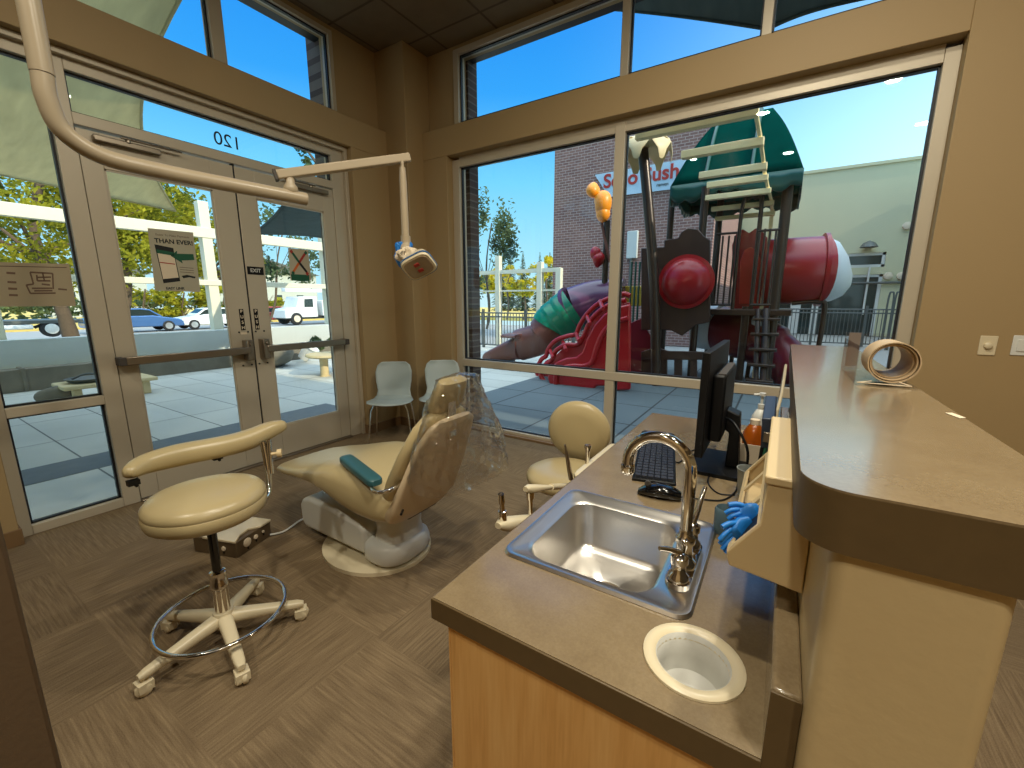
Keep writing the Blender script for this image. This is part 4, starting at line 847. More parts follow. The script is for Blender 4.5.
p = at(56, 403, 'z', ZG); tag(put('stone_block', crumple((p.x, p.y, ZG+.11), (.12, .20, .12), 3.2, 5), 'concrete'), 'rough grey stone block on the patio pavers outside the left window', 'stone')
p = at(283, 365, 'z', ZG); ur = thing('stone_urn', tuple(p), 'dark rounded stone urn against the low wall outside the right door', 'urn')
put('urn_bowl', G().lathe([(0, 0), (.25, .01), (.45, .12), (.52, .3), (.47, .44), (.40, .46), (.38, .42), (0, .40)], (p.x, p.y-.3, ZG), 32), 'concrete', ur, True)
p = at(303, 362, 'z', ZG); tag(put('white_pot', G().lathe([(0, 0), (.12, 0), (.18, .34), (.21, .36), (.20, .38), (.16, .34), (.11, .02), (0, .02)], (p.x, p.y, ZG+.09), 24, (.5, .4, .75)), 'white', smooth=True), 'white tipped flower pot beside the dark urn', 'pot')
def leafball(c, r, n, size, seed, shape=1.0, holes=.0):
    rr_ = random.Random(seed); g = G(); c = V(c)
    cl = []
    for _ in range(max(6, n//90)):
        a = rr_.uniform(0, 2*math.pi); z_ = rr_.uniform(-1, 1); q = rr_.uniform(.45, 1)**.6; s_ = math.sqrt(1-z_*z_); cl.append((V((math.cos(a)*s_*q*r[0], math.sin(a)*s_*q*r[1], z_*q*r[2])), rr_.uniform(.16, .34)))
    for i in range(n):
        cc_, cr_ = rr_.choice(cl); d = V((rr_.gauss(0, 1), rr_.gauss(0, 1), rr_.gauss(0, 1))); d.normalize(); p_ = c+cc_+V((d.x*r[0], d.y*r[1], d.z*r[2]))*(cr_*rr_.uniform(.2, 1))
        a = V((rr_.gauss(0, 1), rr_.gauss(0, 1), rr_.gauss(0, .7))).normalized(); b = a.orthogonal().normalized(); s_ = size*rr_.uniform(.6, 1.3)
        g.add([p_-a*s_, p_+b*s_*.5, p_+a*s_, p_-b*s_*.5], [(0, 1, 2, 3)])
    return g
def tree(px, py, ax_, val, r, n, size, seed, m, label, zg=-.45, tr=.18, trunk=None, name='leafy_tree', grp=None):
    c = at(px, py, ax_, val); e = thing(name, (c.x, c.y, zg), label, 'tree', grp)
    put('crown', leafball(c, r, n, size, seed), m, e)
    b = V((c.x, c.y, zg)) if trunk is None else V((trunk[0], trunk[1], zg))
    k = G().tube(bez([b, b.lerp(V((c.x, c.y, c.z-r[2]*.9)), .6)+V((.1, .1, 0)), V((c.x, c.y, c.z-r[2]*.3)), V((c.x+.2, c.y+.3, c.z+r[2]*.5))], 5), [tr*1.2]*5+[tr]*5+[tr*.6]*6, 10)
    for a in range(5):
        aa = a*1.26+seed; k.tube([V((c.x, c.y, c.z-r[2]*.6)), V((c.x+math.cos(aa)*r[0]*.6, c.y+math.sin(aa)*r[1]*.6, c.z+r[2]*.25))], [tr*.4, tr*.12], 7)
    put('trunk', k, 'bark', e, True); return e
t1 = at(74, 338, 'x', -17.0)
tree(30, 214, 'x', -17, (2.4, 4.4, 1.9), 13000, .075, 1, 'leaf', 'big yellow-green street tree with a thick trunk outside the left window', tr=.15, trunk=(-17, t1.y))
tree(122, 207, 'x', -19, (2.0, 2.3, 2.0), 11000, .08, 2, 'leaf', 'tall yellow-green tree behind the pergola outside the left door leaf', trunk=(-19, at(103, 330, 'x', -19).y), tr=.12)
tree(212, 252, 'x', -22, (1.5, 2.1, 1.15), 5500, .085, 3, 'leaf', 'lower yellow-green tree right of the tall pergola post', trunk=(-22, at(248, 330, 'x', -22).y), tr=.08)
tree(276, 250, 'x', -20, (1.6, 2.4, 1.7), 2400, .09, 4, 'leafdark', 'sparse olive tree outside the right door leaf', trunk=(-20, at(256, 330, 'x', -20).y), tr=.05)
tree(322, 152, 'x', -14, (1.2, 1.0, 1.1), 1500, .08, 14, 'leafdark', 'dark treetop at the right end of the transom above the doors')
for i, (px, py, r_) in enumerate(((142, 302, 2.4), (181, 304, 2.3), (222, 303, 2.5), (262, 300, 2.2))):
    tree(px, py, 'x', -46, (r_, r_, r_*.9), 1500, .2, 20+i, 'leaf', ('small roadside tree above the blue car', 'small roadside tree above the hood of the white car', 'small roadside tree above the rear of the white car', 'small roadside tree above the red car')[i], -.3, .1, grp='small trees across the street')
tag(put('dry_hedge', leafball((-52, 12, .3), (1.5, 26, 1.4), 5000, .3, 33), 'leafdark'), 'long dark hedge behind the street beyond the doors', 'hedge', None, 'stuff')
# planter shrub
p = at(316, 343, 'x', -10.6); sh = thing('patio_shrub', (p.x, p.y, .3), 'small green shrub growing on the low wall outside the right door', 'shrub')
put('foliage', leafball(p, (.3, .55, .22), 500, .07, 40), 'leafdark', sh); put('stem', G().cyl((p.x, p.y, .345), tuple(p), .02), 'bark', sh)
# rail loop
p0, p1 = at(237, 364, 'x', -10.38), at(253, 362, 'x', -10.38)
hz = at(240, 335, 'x', -10.2).z
tag(put('metal_handrail', G().tube(bez([(-10.38, p0.y, ZG), (-10.38, p0.y, hz-.1), (-10.38, p0.y+.1, hz), (-10.38, p1.y-.1, hz), (-10.38, p1.y, hz-.1), (-10.38, p1.y, ZG)], 6), .03, 10), 'iron', smooth=True), 'looped grey metal handrail by the low wall behind the door gap', 'handrail')
# vehicles
def car(y0, y1, X_, zg, m, label, kind='car', flip=False):
    L_ = y1-y0; e = thing('parked_car' if kind == 'car' else 'parked_truck', (X_, (y0+y1)/2, zg), label, 'car' if kind == 'car' else 'truck')
    f = (lambda a: y1-a*L_) if flip else (lambda a: y0+a*L_)
    if kind == 'car':
        body = [(0, .35), (.01, .62), (.06, .78), (.24, .92), (.35, 1.02), (.62, 1.0), (.9, .98), (.985, .85), (1, .5), (.985, .3), (.02, .3)]; roof = [(.22, .92), (.36, 1.40), (.45, 1.47), (.75, 1.45), (.88, 1.30), (.96, .98)]
        win = [(.27, .97), (.37, 1.34), (.46, 1.40), (.74, 1.38), (.85, 1.24), (.89, 1.02)]; wheels = ((.19, .33), (.80, .33))
    put('body', G().prism([(f(a), zg+b) for a, b in body], 'x', X_-.9, X_+.9), m, e, bevel=.08, segs=3)
    put('cabin', G().prism([(f(a), zg+b) for a, b in roof], 'x', X_-.72, X_+.72), m, e, bevel=.06, segs=3)
    put('side_window', G().prism([(f(a), zg+b) for a, b in win], 'x', X_+.715, X_+.73).prism([(f(a), zg+b) for a, b in win], 'x', X_-.73, X_-.715), 'darkglass', e)
    put('windscreen', G().slab([(X_-.6, f(.25), zg+.98), (X_+.6, f(.25), zg+.98), (X_+.58, f(.35), zg+1.36), (X_-.58, f(.35), zg+1.36)], (0, (-1 if not flip else 1), .6), .03), 'darkglass', e)
    for a, r_ in wheels:
        for sx in (-1, 1):
            w = put('wheel', G().lathe([(0, 0), (r_*.9, 0), (r_, .03), (r_, .2), (r_*.9, .22), (0, .22)], (X_+sx*.72 if sx > 0 else X_-.94, f(a), zg+r_), 26, (1, 0, 0)), 'tyre', e, True)
            put('rim', G().lathe([(0, 0), (r_*.62, 0), (r_*.62, .012), (r_*.3, .02), (0, .02)], (X_+.94 if sx > 0 else X_-.94, f(a), zg+r_), 20, (sx, 0, 0)), 'steel', w, True)
    put('lamp', G().box(X_+.5, X_+.86, min(f(-.002), f(.03)), max(f(-.002), f(.03)), zg+.62, zg+.74), 'white', e, bevel=.02)
    return e
zc = -.42
yb1 = at(175, 322, 'x', -35).y; car(yb1-4.6, yb1+.25, -35, zc, 'carblue', 'blue parked car behind the phone poster beyond the left door', flip=True)
yw = at(166, 322, 'x', -35).y; car(yw+.45, yw+5.25, -35.2, zc, 'carwhite', 'white parked car nose to nose with the blue one, behind the tall pergola post')
yr = at(285, 315, 'x', -39).y; car(yr-3.2, yr+1.2, -39, zc, 'carred', 'red parked vehicle left of the white truck beyond the right door', flip=True)
# white truck
X_ = -35; a0_ = at(279, 320, 'x', X_).y; zg = zc
tk = thing('work_truck', (X_, a0_+3, zg), 'white utility truck parked in the street beyond the right door', 'truck')
put('hood', G().prism([(a0_, zg+.55), (a0_+.05, zg+1.25), (a0_+1.1, zg+1.45), (a0_+1.1, zg+.55)], 'x', X_-1, X_+1), 'carwhite', tk, bevel=.08)
put('cab', G().prism([(a0_+1.0, zg+.6), (a0_+1.0, zg+1.45), (a0_+1.35, zg+2.3), (a0_+2.9, zg+2.35), (a0_+2.9, zg+.6)], 'x', X_-1, X_+1), 'carwhite', tk, bevel=.06)
put('cab_window', G().prism([(a0_+1.7, zg+1.45), (a0_+1.75, zg+2.1), (a0_+2.5, zg+2.15), (a0_+2.5, zg+1.45)], 'x', X_+1, X_+1.02), 'darkglass', tk)
put('windscreen', G().slab([(X_-.8, a0_+1.12, zg+1.5), (X_+.8, a0_+1.12, zg+1.5), (X_+.8, a0_+1.36, zg+2.2), (X_-.8, a0_+1.36, zg+2.2)], (0, -1, .3), .04), 'darkglass', tk)
put('cargo_body', G().box(X_-1.1, X_+1.1, a0_+3.3, a0_+7.5, zg+.7, zg+2.0), 'carwhite', tk, bevel=.04)
put('boom', G().box(X_-.3, X_+.3, a0_+.6, a0_+7, zg+2.7, zg+3.0).box(X_-.2, X_+.2, a0_+5.5, a0_+6, zg+2.0, zg+2.8), 'carwhite', tk, bevel=.03)
put('chassis', G().box(X_-.8, X_+.8, a0_+.2, a0_+7.3, zg+.45, zg+.7), 'tyre', tk)
for a in (.95, 5.6):
    for xx in (X_+.75, X_-1.05):
        w = put('wheel', G().lathe([(0, 0), (.46, 0), (.5, .03), (.5, .27), (.46, .3), (0, .3)], (xx, a0_+a, zg+.5), 26, (1, 0, 0)), 'tyre', tk, True)
        if xx > X_: put('rim', G().lathe([(0, 0), (.28, 0), (.28, .02), (0, .05)], (xx+.3, a0_+a, zg+.5), 20, (1, 0, 0)), 'paper', w, True)
# white trailer truck at far left
X_ = -27; p = at(46, 328, 'x', X_); zg = at(46, 336, 'x', X_).z; wr = p.z-zg
tl = thing('flatbed_truck', (X_, p.y, zg), 'white flatbed truck rear with a large wheel under the floor plan poster', 'truck')
put('bed', G().box(X_-1, X_+1, p.y-6, p.y+1.0, zg+wr*1.65, zg+wr*2.1), 'iron', tl, bevel=.03)
put('side_box', G().box(X_+.4, X_+1, p.y-4.5, p.y-wr*1.5, zg+.35, zg+wr*1.6), 'carwhite', tl, bevel=.05)
put('cab', G().prism([(p.y-8.2, zg+.4), (p.y-8.2, zg+1.4), (p.y-7.6, zg+2.4), (p.y-6.2, zg+2.4), (p.y-6.2, zg+.4)], 'x', X_-1, X_+1), 'carwhite', tl, bevel=.08)
put('mudguard', G().tube(bez([(X_+.85, p.y+wr*1.7, zg+wr*.5), (X_+.85, p.y+wr*1.3, zg+wr*1.5), (X_+.85, p.y, zg+wr*1.75), (X_+.85, p.y-wr*1.4, zg+wr*1.2)], 5), .06, 8), 'tyre', tl, True)
for yy in (p.y, p.y-7):
    w = put('wheel', G().lathe([(0, 0), (wr*.92, 0), (wr, .04), (wr, .26), (wr*.92, .3), (0, .3)], (X_+.68, yy, zg+wr), 26, (1, 0, 0)), 'tyre', tl, True)
    put('rim', G().lathe([(0, 0), (wr*.62, 0), (wr*.62, .02), (wr*.3, .05), (0, .05)], (X_+.98, yy, zg+wr), 20, (1, 0, 0)), 'white', w, True)
# far houses
for i, (ya_, yb_, h_) in enumerate(((13, 22, 5), (30, 46, 6), (52, 70, 6))):
    e = thing('distant_building', (-70, (ya_+yb_)/2, -.3), ('pale low building far beyond the cars, behind the left door', 'pale low building far beyond the white truck', 'pale building far beyond the fence at the window left edge')[i], 'building')
    put('wall', G().box(-76, -70, ya_, yb_, -.3, h_), 'far', e); put('roof', G().prism([(ya_-.5, h_), ((ya_+yb_)/2, h_+2), (yb_+.5, h_)], 'x', -76.5, -69.5), 'iron', e)
    k = G()
    for q in range(4): k.box(-70.02, -69.98, ya_+1+q*(yb_-ya_)/4.3, ya_+2.2+q*(yb_-ya_)/4.3, 1, 2.6)
    put('window', k, 'darkglass', e)
# ================================================================== outside the playground window (+y side)
YB = 15
xl = at(554, 200, 'y', YB).x
bb = thing('brick_building', (xl, YB, ZG), 'tall red-brown brick building wall behind the playground', 'building')
put('brick_wall', G().box(xl, at(716, 200, 'y', YB).x, YB, YB+8.5, ZG, 7.7), 'brick', bb)
put('wall_pipe', G().cyl((at(632, 240, 'y', YB-.08).x, YB-.08, ZG), (at(632, 240, 'y', YB-.08).x, YB-.08, 3.4), .05).cyl((at(590, 240, 'y', YB-.08).x+1.0, YB-.08, ZG), (at(590, 240, 'y', YB-.08).x+1.0, YB-.08, 2.8), .035), 'iron', bb, True)
p = at(633, 245, 'y', YB); put('utility_cabinet', G().box(p.x-.18, p.x+.18, YB-.14, YB, p.z-.45, p.z+.45), 'conclite', bb, bevel=.02)
# banner
c_ = [at(595, 175, 'y', YB-.06), at(668, 161, 'y', YB-.06), at(668, 184, 'y', YB-.06), at(606, 197.5, 'y', YB-.06)]
wd = 6.4; sg = thing('wall_banner', tuple(c_[0]), 'pale blue banner with red lettering on the brick wall behind the palm post', 'sign')
c_ = [V((c_[0].x, YB-.06, c_[0].z)), V((c_[0].x+5.2, YB-.06, c_[0].z+.05)), V((c_[0].x+5.2, YB-.06, c_[3].z-.05)), V((c_[0].x+.55, YB-.06, c_[3].z))]
put('banner_sheet', G().slab(c_, (0, -1, 0), .02), mat('pale_blue_banner', (176, 200, 216), .6), sg)
w_ = .0
text('lettering', 'Sello Sush', .62, (at(604, 190, 'y', YB).x, YB-.09, (c_[0].z+c_[3].z)/2+.1), X, Z, 'red', sg, .01, 'LEFT', bold=.014)
text('small_lettering', 'ramen   rolls   grill', .15, (c_[0].x+2.7, YB-.09, c_[3].z+.16), X, Z, 'iron', sg, .01)
# stucco building with storefront
YS = 24
stb = thing('stucco_building', (1, YS, ZG), 'pale green-grey stucco building with a glass entrance at the right', 'building')
g = G(); wx0, wx1 = at(815, 300, 'y', YS).x, at(880, 300, 'y', YS).x
zt = 7.0; 
# openings: entrance and transom
e0, e1 = at(790, 300, 'y', YS).x-.6, at(879, 300, 'y', YS).x
zt1, zt0 = at(882, 252, 'y', YS).z, at(880, 267, 'y', YS).z
ze1 = at(878, 274, 'y', YS).z
g.box(-3, e0, YS, YS+4, ZG, zt).box(e1, 14, YS, YS+4, ZG, zt).box(e0, e1, YS, YS+4, zt1, zt).box(e0, e1, YS+.3, YS+4, ZG, zt1).box(e0, e1, YS, YS+.3, ze1, zt0)
put('wall', g, 'stucco', stb)
put('parapet_cap', G().box(-3.05, 14, YS-.06, YS+.3, zt, zt+.12), 'stucco', stb)
m_ = e0+(e1-e0)*.42
def storefront(name, bars, panes_):
    f = put(name, G(), 'white', stb) if False else None
k = G()
for (a, b, z0, z1) in ((e0, e0+.1, ZG, zt1), (e1-.12, e1, ZG, zt1), (m_-.08, m_+.08, zt0, zt1), (e0, e1, zt1-.12, zt1), (e0, e1, zt0, zt0+.12), (e0, e1, ze1-.12, ze1), (m_-.12, m_+.12, ZG, ze1), (e0+(m_-e0)*.5-.15, e0+(m_-e0)*.5+.25, ZG, ze1)): k.box(a, b, YS+.05, YS+.16, z0, z1)
put('entrance_frame', k, 'white', stb, bevel=.01)
put('window', G().box(e0, e1, YS+.12, YS+.14, zt0, zt1), 'darkglass', stb); put('entrance_glass', G().box(e0, e1, YS+.12, YS+.14, ZG, ze1), 'darkglass', stb)
put('door_pull', G().cyl((at(865, 300, 'y', YS-.1).x, YS-.05, .9), (at(865, 300, 'y', YS-.1).x, YS-.05, 2.9), .04), 'white', stb)
for px, py in ((888, 276), (901, 276), (907, 226)): q = at(px, py, 'y', YS); put('wall_lamp', G().lathe([(0, .16), (.14, .12), (.16, .04), (.1, 0)], q, 18, (0, -1, 0)), 'paper', stb, True)
q = at(868, 245, 'y', YS); put('wall_lamp', G().lathe([(0, .15), (.2, .05), (.32, -.12), (.30, -.13), (.18, .03), (0, .12)], q-Y*.3, 20), 'iron', stb, True)
q0_ = at(812, 284, 'y', YS-.3); put('conduit', G().cyl((q0_.x, YS-.1, at(870, 283, 'y', YS).z), (6.5, YS-.1, at(870, 283, 'y', YS).z), .05), 'iron', stb)
# unseen wing added out of view to shade the play yard
struct('wall_added_shade_wing', G().box(5.2, 9, 4.07, 23.9, ZG, 6.3), 'stucco')
def iron_fence(name, p0, p1, h, label, n, posts=4, th=.012):
    p0, p1 = V(p0), V(p1); e = thing(name, tuple(p0), label, 'fence'); d = p1-p0
    k = G()
    for zz in (.1, h-.12, h): k.tube([p0+Z*zz, p1+Z*zz], .022, 8)
    put('rails', k, 'iron', e); k = G()
    for i in range(n): q = p0+d*((i+.5)/n); k.tube([q+Z*.08, q+Z*h], th, 6)
    put('balusters', k, 'iron', e)['kind'] = 'stuff'
    for i in range(posts+1): q = p0+d*(i/posts); put('fence_post', G().box(q.x-.035, q.x+.035, q.y-.035, q.y+.035, ZG, q.z+h+.12), 'iron', e)
    return e
iron_fence('iron_fence', (-1.9, 18, ZG), (5.1, 18, ZG), 1.22, 'grey iron picket fence behind the playground, in front of the glass entrance', 66, 5)
iron_fence('iron_fence', (-13.0, 11.2, ZG), (-5.0, 11.2, ZG), 1.12, 'grey iron picket fence left of the tube slide', 72, 5)
q = at(901, 315, 'y', 17.2); bk = thing('bicycle_rack', (q.x, 17.2, ZG), 'cluster of thin metal loops by the right end of the iron fence', 'rack')
for i in range(4): put('loop', G().tube(bez([(q.x-.35+i*.16, 17.2, ZG), (q.x-.35+i*.16, 17.2, 1.5), (q.x-.29+i*.16, 17.2, 1.72), (q.x-.23+i*.16, 17.2, 1.5), (q.x-.23+i*.16, 17.2, ZG)], 5), .025, 8), 'iron', bk, True)
# posts frame left
fr = thing('white_post_frame', (-7.4, 11.9, ZG), 'tall white posts with rails behind the left part of the playground window', 'frame')
for px, top in ((498, 256), (540, 262), (559, 268)):
    q = at(px, top, 'y', 12.2); put('post', G().box(q.x-.09, q.x+.09, 12.14, 12.31, ZG, q.z), 'pergola', fr, bevel=.01)
qa, qb = at(490, 272, 'y', 12.2), at(560, 272, 'y', 12.2); put('rail', G().box(qa.x-3, qb.x, 12.15, 12.3, qa.z-.08, qa.z+.04), 'pergola', fr)
qa = at(490, 291, 'y', 12.2); put('rail', G().box(qa.x-3, qb.x, 12.18, 12.24, qa.z-.03, qa.z+.02), 'pergola', fr)
tree(486, 250, 'y', 20, (1.9, 1.6, 2.9), 2600, .11, 51, 'leafdark', 'sparse dark green tree at the left edge of the playground window', -.1, .06)
for i, (px, py, h_) in enumerate(((501, 243, 0), (510, 240, 0), (523, 250, 0), (540, 251, 0), (550, 251, 0))):
    top = at(px, py, 'y', 70); e = thing('conifer_tree', (top.x, 70, -.2), 'distant conifer, %s of five on the skyline left of the brick wall' % ('leftmost', 'second from the left', 'middle one', 'fourth from the left', 'rightmost')[i], 'tree', 'distant conifers on the skyline')
    rr_ = random.Random(60+i); g = G(); H_ = top.z
    for _ in range(1300):
        t = rr_.random()**.8; w = (1-t)*H_*.17+.1; a = rr_.uniform(0, 6.283); q = rr_.uniform(.3, 1); P_ = V((top.x+math.cos(a)*w*q, 70+math.sin(a)*w*q, H_*t-.3*q)); s_ = .55*(1.1-t); A_ = V((math.cos(a), math.sin(a), -.4)); B_ = V((-math.sin(a), math.cos(a), 0))
        g.add([P_-A_*s_, P_+B_*s_*.5, P_+A_*s_, P_-B_*s_*.5], [(0, 1, 2, 3)])
    put('foliage', g, 'conifer', e); put('trunk', G().cyl((top.x, 70, -.2), (top.x, 70, H_*.8), .25, .05, 8), 'bark', e)
for i, (px, py, r_) in enumerate(((488, 281, 1.6), (507, 282, 1.9), (524, 284, 1.6), (546, 272, 1.9))):
    tree(px, py, 'y', 34, (r_, r_, r_*.75), 1400, .15, 70+i, 'leafyellow', ('yellow autumn tree beside the window left edge', 'bright yellow tree right of the first white post', 'yellow-green tree between the two white posts', 'yellow tree against the brick building edge')[i], -.2, .08, grp='yellow trees behind the white posts')
# cream bars overhead, built as a solid trellis
tr_ = thing('overhead_slats', (-1, 5, ZG), 'row of cream overhead slats crossing in front of the green play roof', 'slat_row')
ends = []
for i, (lx, ly, rx, ry) in enumerate(((636, 136, 759, 111), (682, 156, 764, 141), (700, 177, 767, 165), (708, 187, 768, 176), (706, 199, 771, 190), (712, 210, 774, 202), (716, 220, 775, 212))):
    zs = 3.4-i*.075; a, b = at(lx, ly, 'z', zs), at(rx, ry, 'z', zs); y_ = (a.y+b.y)/2; hh = .05-.003*i
    put('slat', G().box(a.x, b.x, y_-.05, y_+.05, zs-hh, zs+hh), 'slat', tr_, bevel=.006); ends.append(V((b.x-.05, y_, zs+hh+.025)))
put('carrier_rail', G().tube(ends, .025, 8), 'slat', tr_, True)
e_ = ends[-1]; put('slat_post', G().box(e_.x-.03, e_.x+.03, e_.y+.05, e_.y+.11, ZG, e_.z+.02), 'slat', tr_); e_ = ends[0]; put('slat_post', G().box(e_.x+.03, e_.x+.08, e_.y-.03, e_.y+.03, ZG, e_.z+.02), 'slat', tr_) if False else None
# ---- play structure
ps = thing('play_structure', (-1, 8.5, ZG), 'large playground structure with green roof, red bubble panel, tube slides and climber', 'playground')
def post(x_, y_, z1, r_=.062, nm='post', m='post'): return put(nm, G().tube([(x_, y_, ZG), (x_, y_, z1)], r_, 16), m, ps, True)
ro = [(at(607, 226, 'y', 8.6), 8.6)]
p = ro[0][0]; post(p.x, 8.6, p.z+.1); fxp = p
post(at(672, 200, 'y', 9.5).x, 9.5, 3.5)
post(at(704, 210, 'y', 8.05).x, 8.05, 3.3); post(at(720, 210, 'y', 9.6).x, 9.6, 3.6); post(at(789, 180, 'y', 8.4).x, 8.4, 3.6, .075); post(at(747, 300, 'y', 8.4).x, 8.4, 1.35)
# palm
pb, pt = at(655, 386, 'z', ZG), at(643, 150, 'y', 7.6)
put('palm_trunk', G().tube(bez([(pb.x, 7.6, ZG), (at(655, 300, 'y', 7.6).x, 7.6, 1.4), (at(652, 220, 'y', 7.6).x, 7.6, 2.5), (pt.x, 7.6, pt.z)], 8), [.085]*25, 16), 'post', ps, True, label='curved brown palm-like trunk post')
for k_ in range(7):
    a = k_*2*math.pi/7+.3; d = V((math.cos(a), math.sin(a), 0)); sd = V((-d.y, d.x, 0)); secs = []
    for t in (0, .12, .3, .5, .7, .88, 1): secs.append((V((pt.x, 7.6, pt.z+.05))+d*(.46*math.sin(t*1.7))+Z*(.16*math.sin(t*2.2)-.40*t*t), sd, V((d.x*.3, d.y*.3, 1)).normalized(), .05+.20*math.sin(math.pi*min(t+.08, 1))**.8, .03))
    put('palm_leaf', G().loft(secs, 14, .9), 'palm', ps, True)
# fruit on post
for (px, py, r_, m) in ((595, 190, .16, 'orange'), (600, 204, .15, 'orange'), (603, 217, .12, 'orange')):
    q = at(px, py, 'y', 8.5); put('fruit', crumple(q, (r_, r_, r_*1.2), 3.0, px), mat('orange_translucent', (245, 150, 30), .4) if px == 595 else bpy.data.materials['orange_translucent'], ps, smooth=True)
MT['orangefruit'] = bpy.data.materials['orange_translucent']
for (px, py, r_) in ((597, 252, .10), (599, 262, .13)): q = at(px, py, 'y', 8.5); put('fruit', crumple(q, (r_, r_, r_*1.2), 3.5, px), 'playred', ps, smooth=True)
q0_, q1_ = at(602, 225, 'y', 8.55), at(610, 262, 'y', 8.55); put('stalk', G().tube(bez([at(598, 195, 'y', 8.55), q0_, q1_], 6), .03, 8), 'playbrown', ps, True)
# roof
ez, pz = 3.42, 4.62; x0_, x1_, y0_, y1_ = at(673, 195, 'y', 8.3).x, at(803, 160, 'y', 8.3).x, 8.2, 10.0
rx0, rx1, ry = x0_+(x1_-x0_)*.30, x0_+(x1_-x0_)*.72, 9.0
MT['roofsheet'] = translucent('green_roof_sheet', (12, 84, 74), .5, .2, 5)
def roofpt(u, v): # u around 0..1, v eave->peak
    per = [(x0_, y0_), (x1_, y0_), (x1_, y1_), (x0_, y1_)]
    f = u*4; i = int(f) % 4; f -= int(f); a, b = per[i], per[(i+1) % 4]; e = V((a[0]+(b[0]-a[0])*f, a[1]+(b[1]-a[1])*f, ez))
    t = V((min(max(e.x, rx0), rx1), ry, pz)); p = e.lerp(t, v); p.z += .10*math.sin(math.pi*v)
    if v < .16: p.z -= .0
    return p
put('roof', G().grid(roofpt, 64, 10), 'roofsheet', ps, smooth=True, solid=.05, label='green hipped play tower roof')
def fringe(u, v): p = roofpt(u, 0); c = V(((x0_+x1_)/2, ry, ez)); p = p+(p-c).normalized()*.02; return p-Z*(v*(.20+.07*abs(math.sin(u*math.pi*30))+.05*math.sin(u*40)))
put('roof_fringe', G().grid(fringe, 160, 3), 'roofgreen', ps, smooth=True, solid=.03)
for i in range(2): u0 = .07+i*.09; put('roof_rib', G().tube([roofpt(u0, v/6)+V((0, -.03, .03)) for v in range(7)], .03, 8), 'roofgreen', ps, True)
# deck, rails
xd0, xd1 = at(704, 310, 'y', 8.35).x, at(792, 310, 'y', 8.35).x; zd = 1.3
put('deck', G().box(xd0-.9, xd1, 8.3, 9.7, zd-.1, zd), 'post', ps, bevel=.01)
k = G()
for px in (716, 721, 727, 733, 757, 762, 767, 773): xx = at(px, 260, 'y', 8.35).x; k.tube([(xx, 8.35, zd+.08), (xx, 8.35, at(px, 236 if px < 740 else 229, 'y', 8.35).z)], .016, 8)
for (a, b) in ((714, 735), (755, 776)):
    for zz in (zd+.08, at(720, 234, 'y', 8.35).z): k.tube([(at(a, 260, 'y', 8.35).x, 8.35, zz), (at(b, 260, 'y', 8.35).x, 8.35, zz)], .02, 8)
put('guard_rail', k, 'post', ps, True)
k = G()
for (a, b, top) in ((738, 757, 198), (757, 784, 190)):
    xa_, xb_ = at(a, 250, 'y', 8.4).x, at(b, 250, 'y', 8.4).x; zt_ = at(a, top, 'y', 8.4).z; z0_ = zd
    k.tube(bez([(xa_, 8.4, z0_), (xa_, 8.4, zt_-.2), (xa_+.1, 8.4, zt_-.03), ((xa_+xb_)/2, 8.4, zt_), (xb_-.1, 8.4, zt_-.03), (xb_, 8.4, zt_-.2), (xb_, 8.4, z0_)], 6), .03, 10)
put('grab_arch', k, 'post', ps, True)
# brown panel with bubble
def panel(name, pts, y_, m, th=.06, label=None): return put(name, G().slab([at(a, b, 'y', y_) for a, b in pts], (0, 1, 0), th), m, ps, bevel=.012, label=label)
panel('arched_panel', [(641, 248), (664, 247), (664, 240), (678, 238), (681, 232), (688, 228), (698, 229), (704, 236), (710, 240), (710, 322), (696, 325), (682, 336), (670, 330), (641, 330)], 7.85, 'panel', .07, 'dark brown arched wall panel')
bc_ = at(686, 282, 'y', 7.83); put('bubble_window', G().lathe([(.45, 0), (.45, .05), (.39, .06), (.37, .11), (.30, .19), (.18, .26), (.0, .29)], bc_, 40, (0, -1, 0)), 'playred', ps, True, label='round red bubble window')
k = G()
for a, b in ((641, 652), (659, 667), (674, 682), (690, 697), (703, 710)): k.slab([at(a, 356, 'y', 7.9), at(b, 356, 'y', 7.9), at(b, 392, 'y', 7.9), at(a, 392, 'y', 7.9)], (0, 1, 0), .05)
k.slab([at(641, 352, 'y', 7.88), at(655, 347, 'y', 7.88), at(668, 351, 'y', 7.88), at(710, 352, 'y', 7.88), at(710, 360, 'y', 7.88), at(641, 360, 'y', 7.88)], (0, 1, 0), .06).slab([at(641, 380, 'y', 7.88), at(710, 384, 'y', 7.88), at(710, 393, 'y', 7.88), at(641, 391, 'y', 7.88)], (0, 1, 0), .06)
put('slotted_panel', k, 'panel', ps, bevel=.008)
panel('side_panel', [(615, 330), (641, 318), (655, 345), (641, 392), (628, 392)], 8.1, 'playmaroon', .06)
panel('yellow_panel', [(625, 286), (650, 286), (650, 306), (625, 306)], 9.0, 'playyellow', .05); panel('yellow_panel', [(668, 286), (676, 286), (676, 310), (668, 310)], 9.0, 'playyellow', .05)
k = G()
for px in (630, 634, 638, 644): xx = at(px, 300, 'y', 8.3).x; k.tube([(xx, 8.3, .1), (xx, 8.3, at(px, 262, 'y', 8.3).z)], .02, 8)
put('ladder_rail', k, 'roofgreen', ps, True)
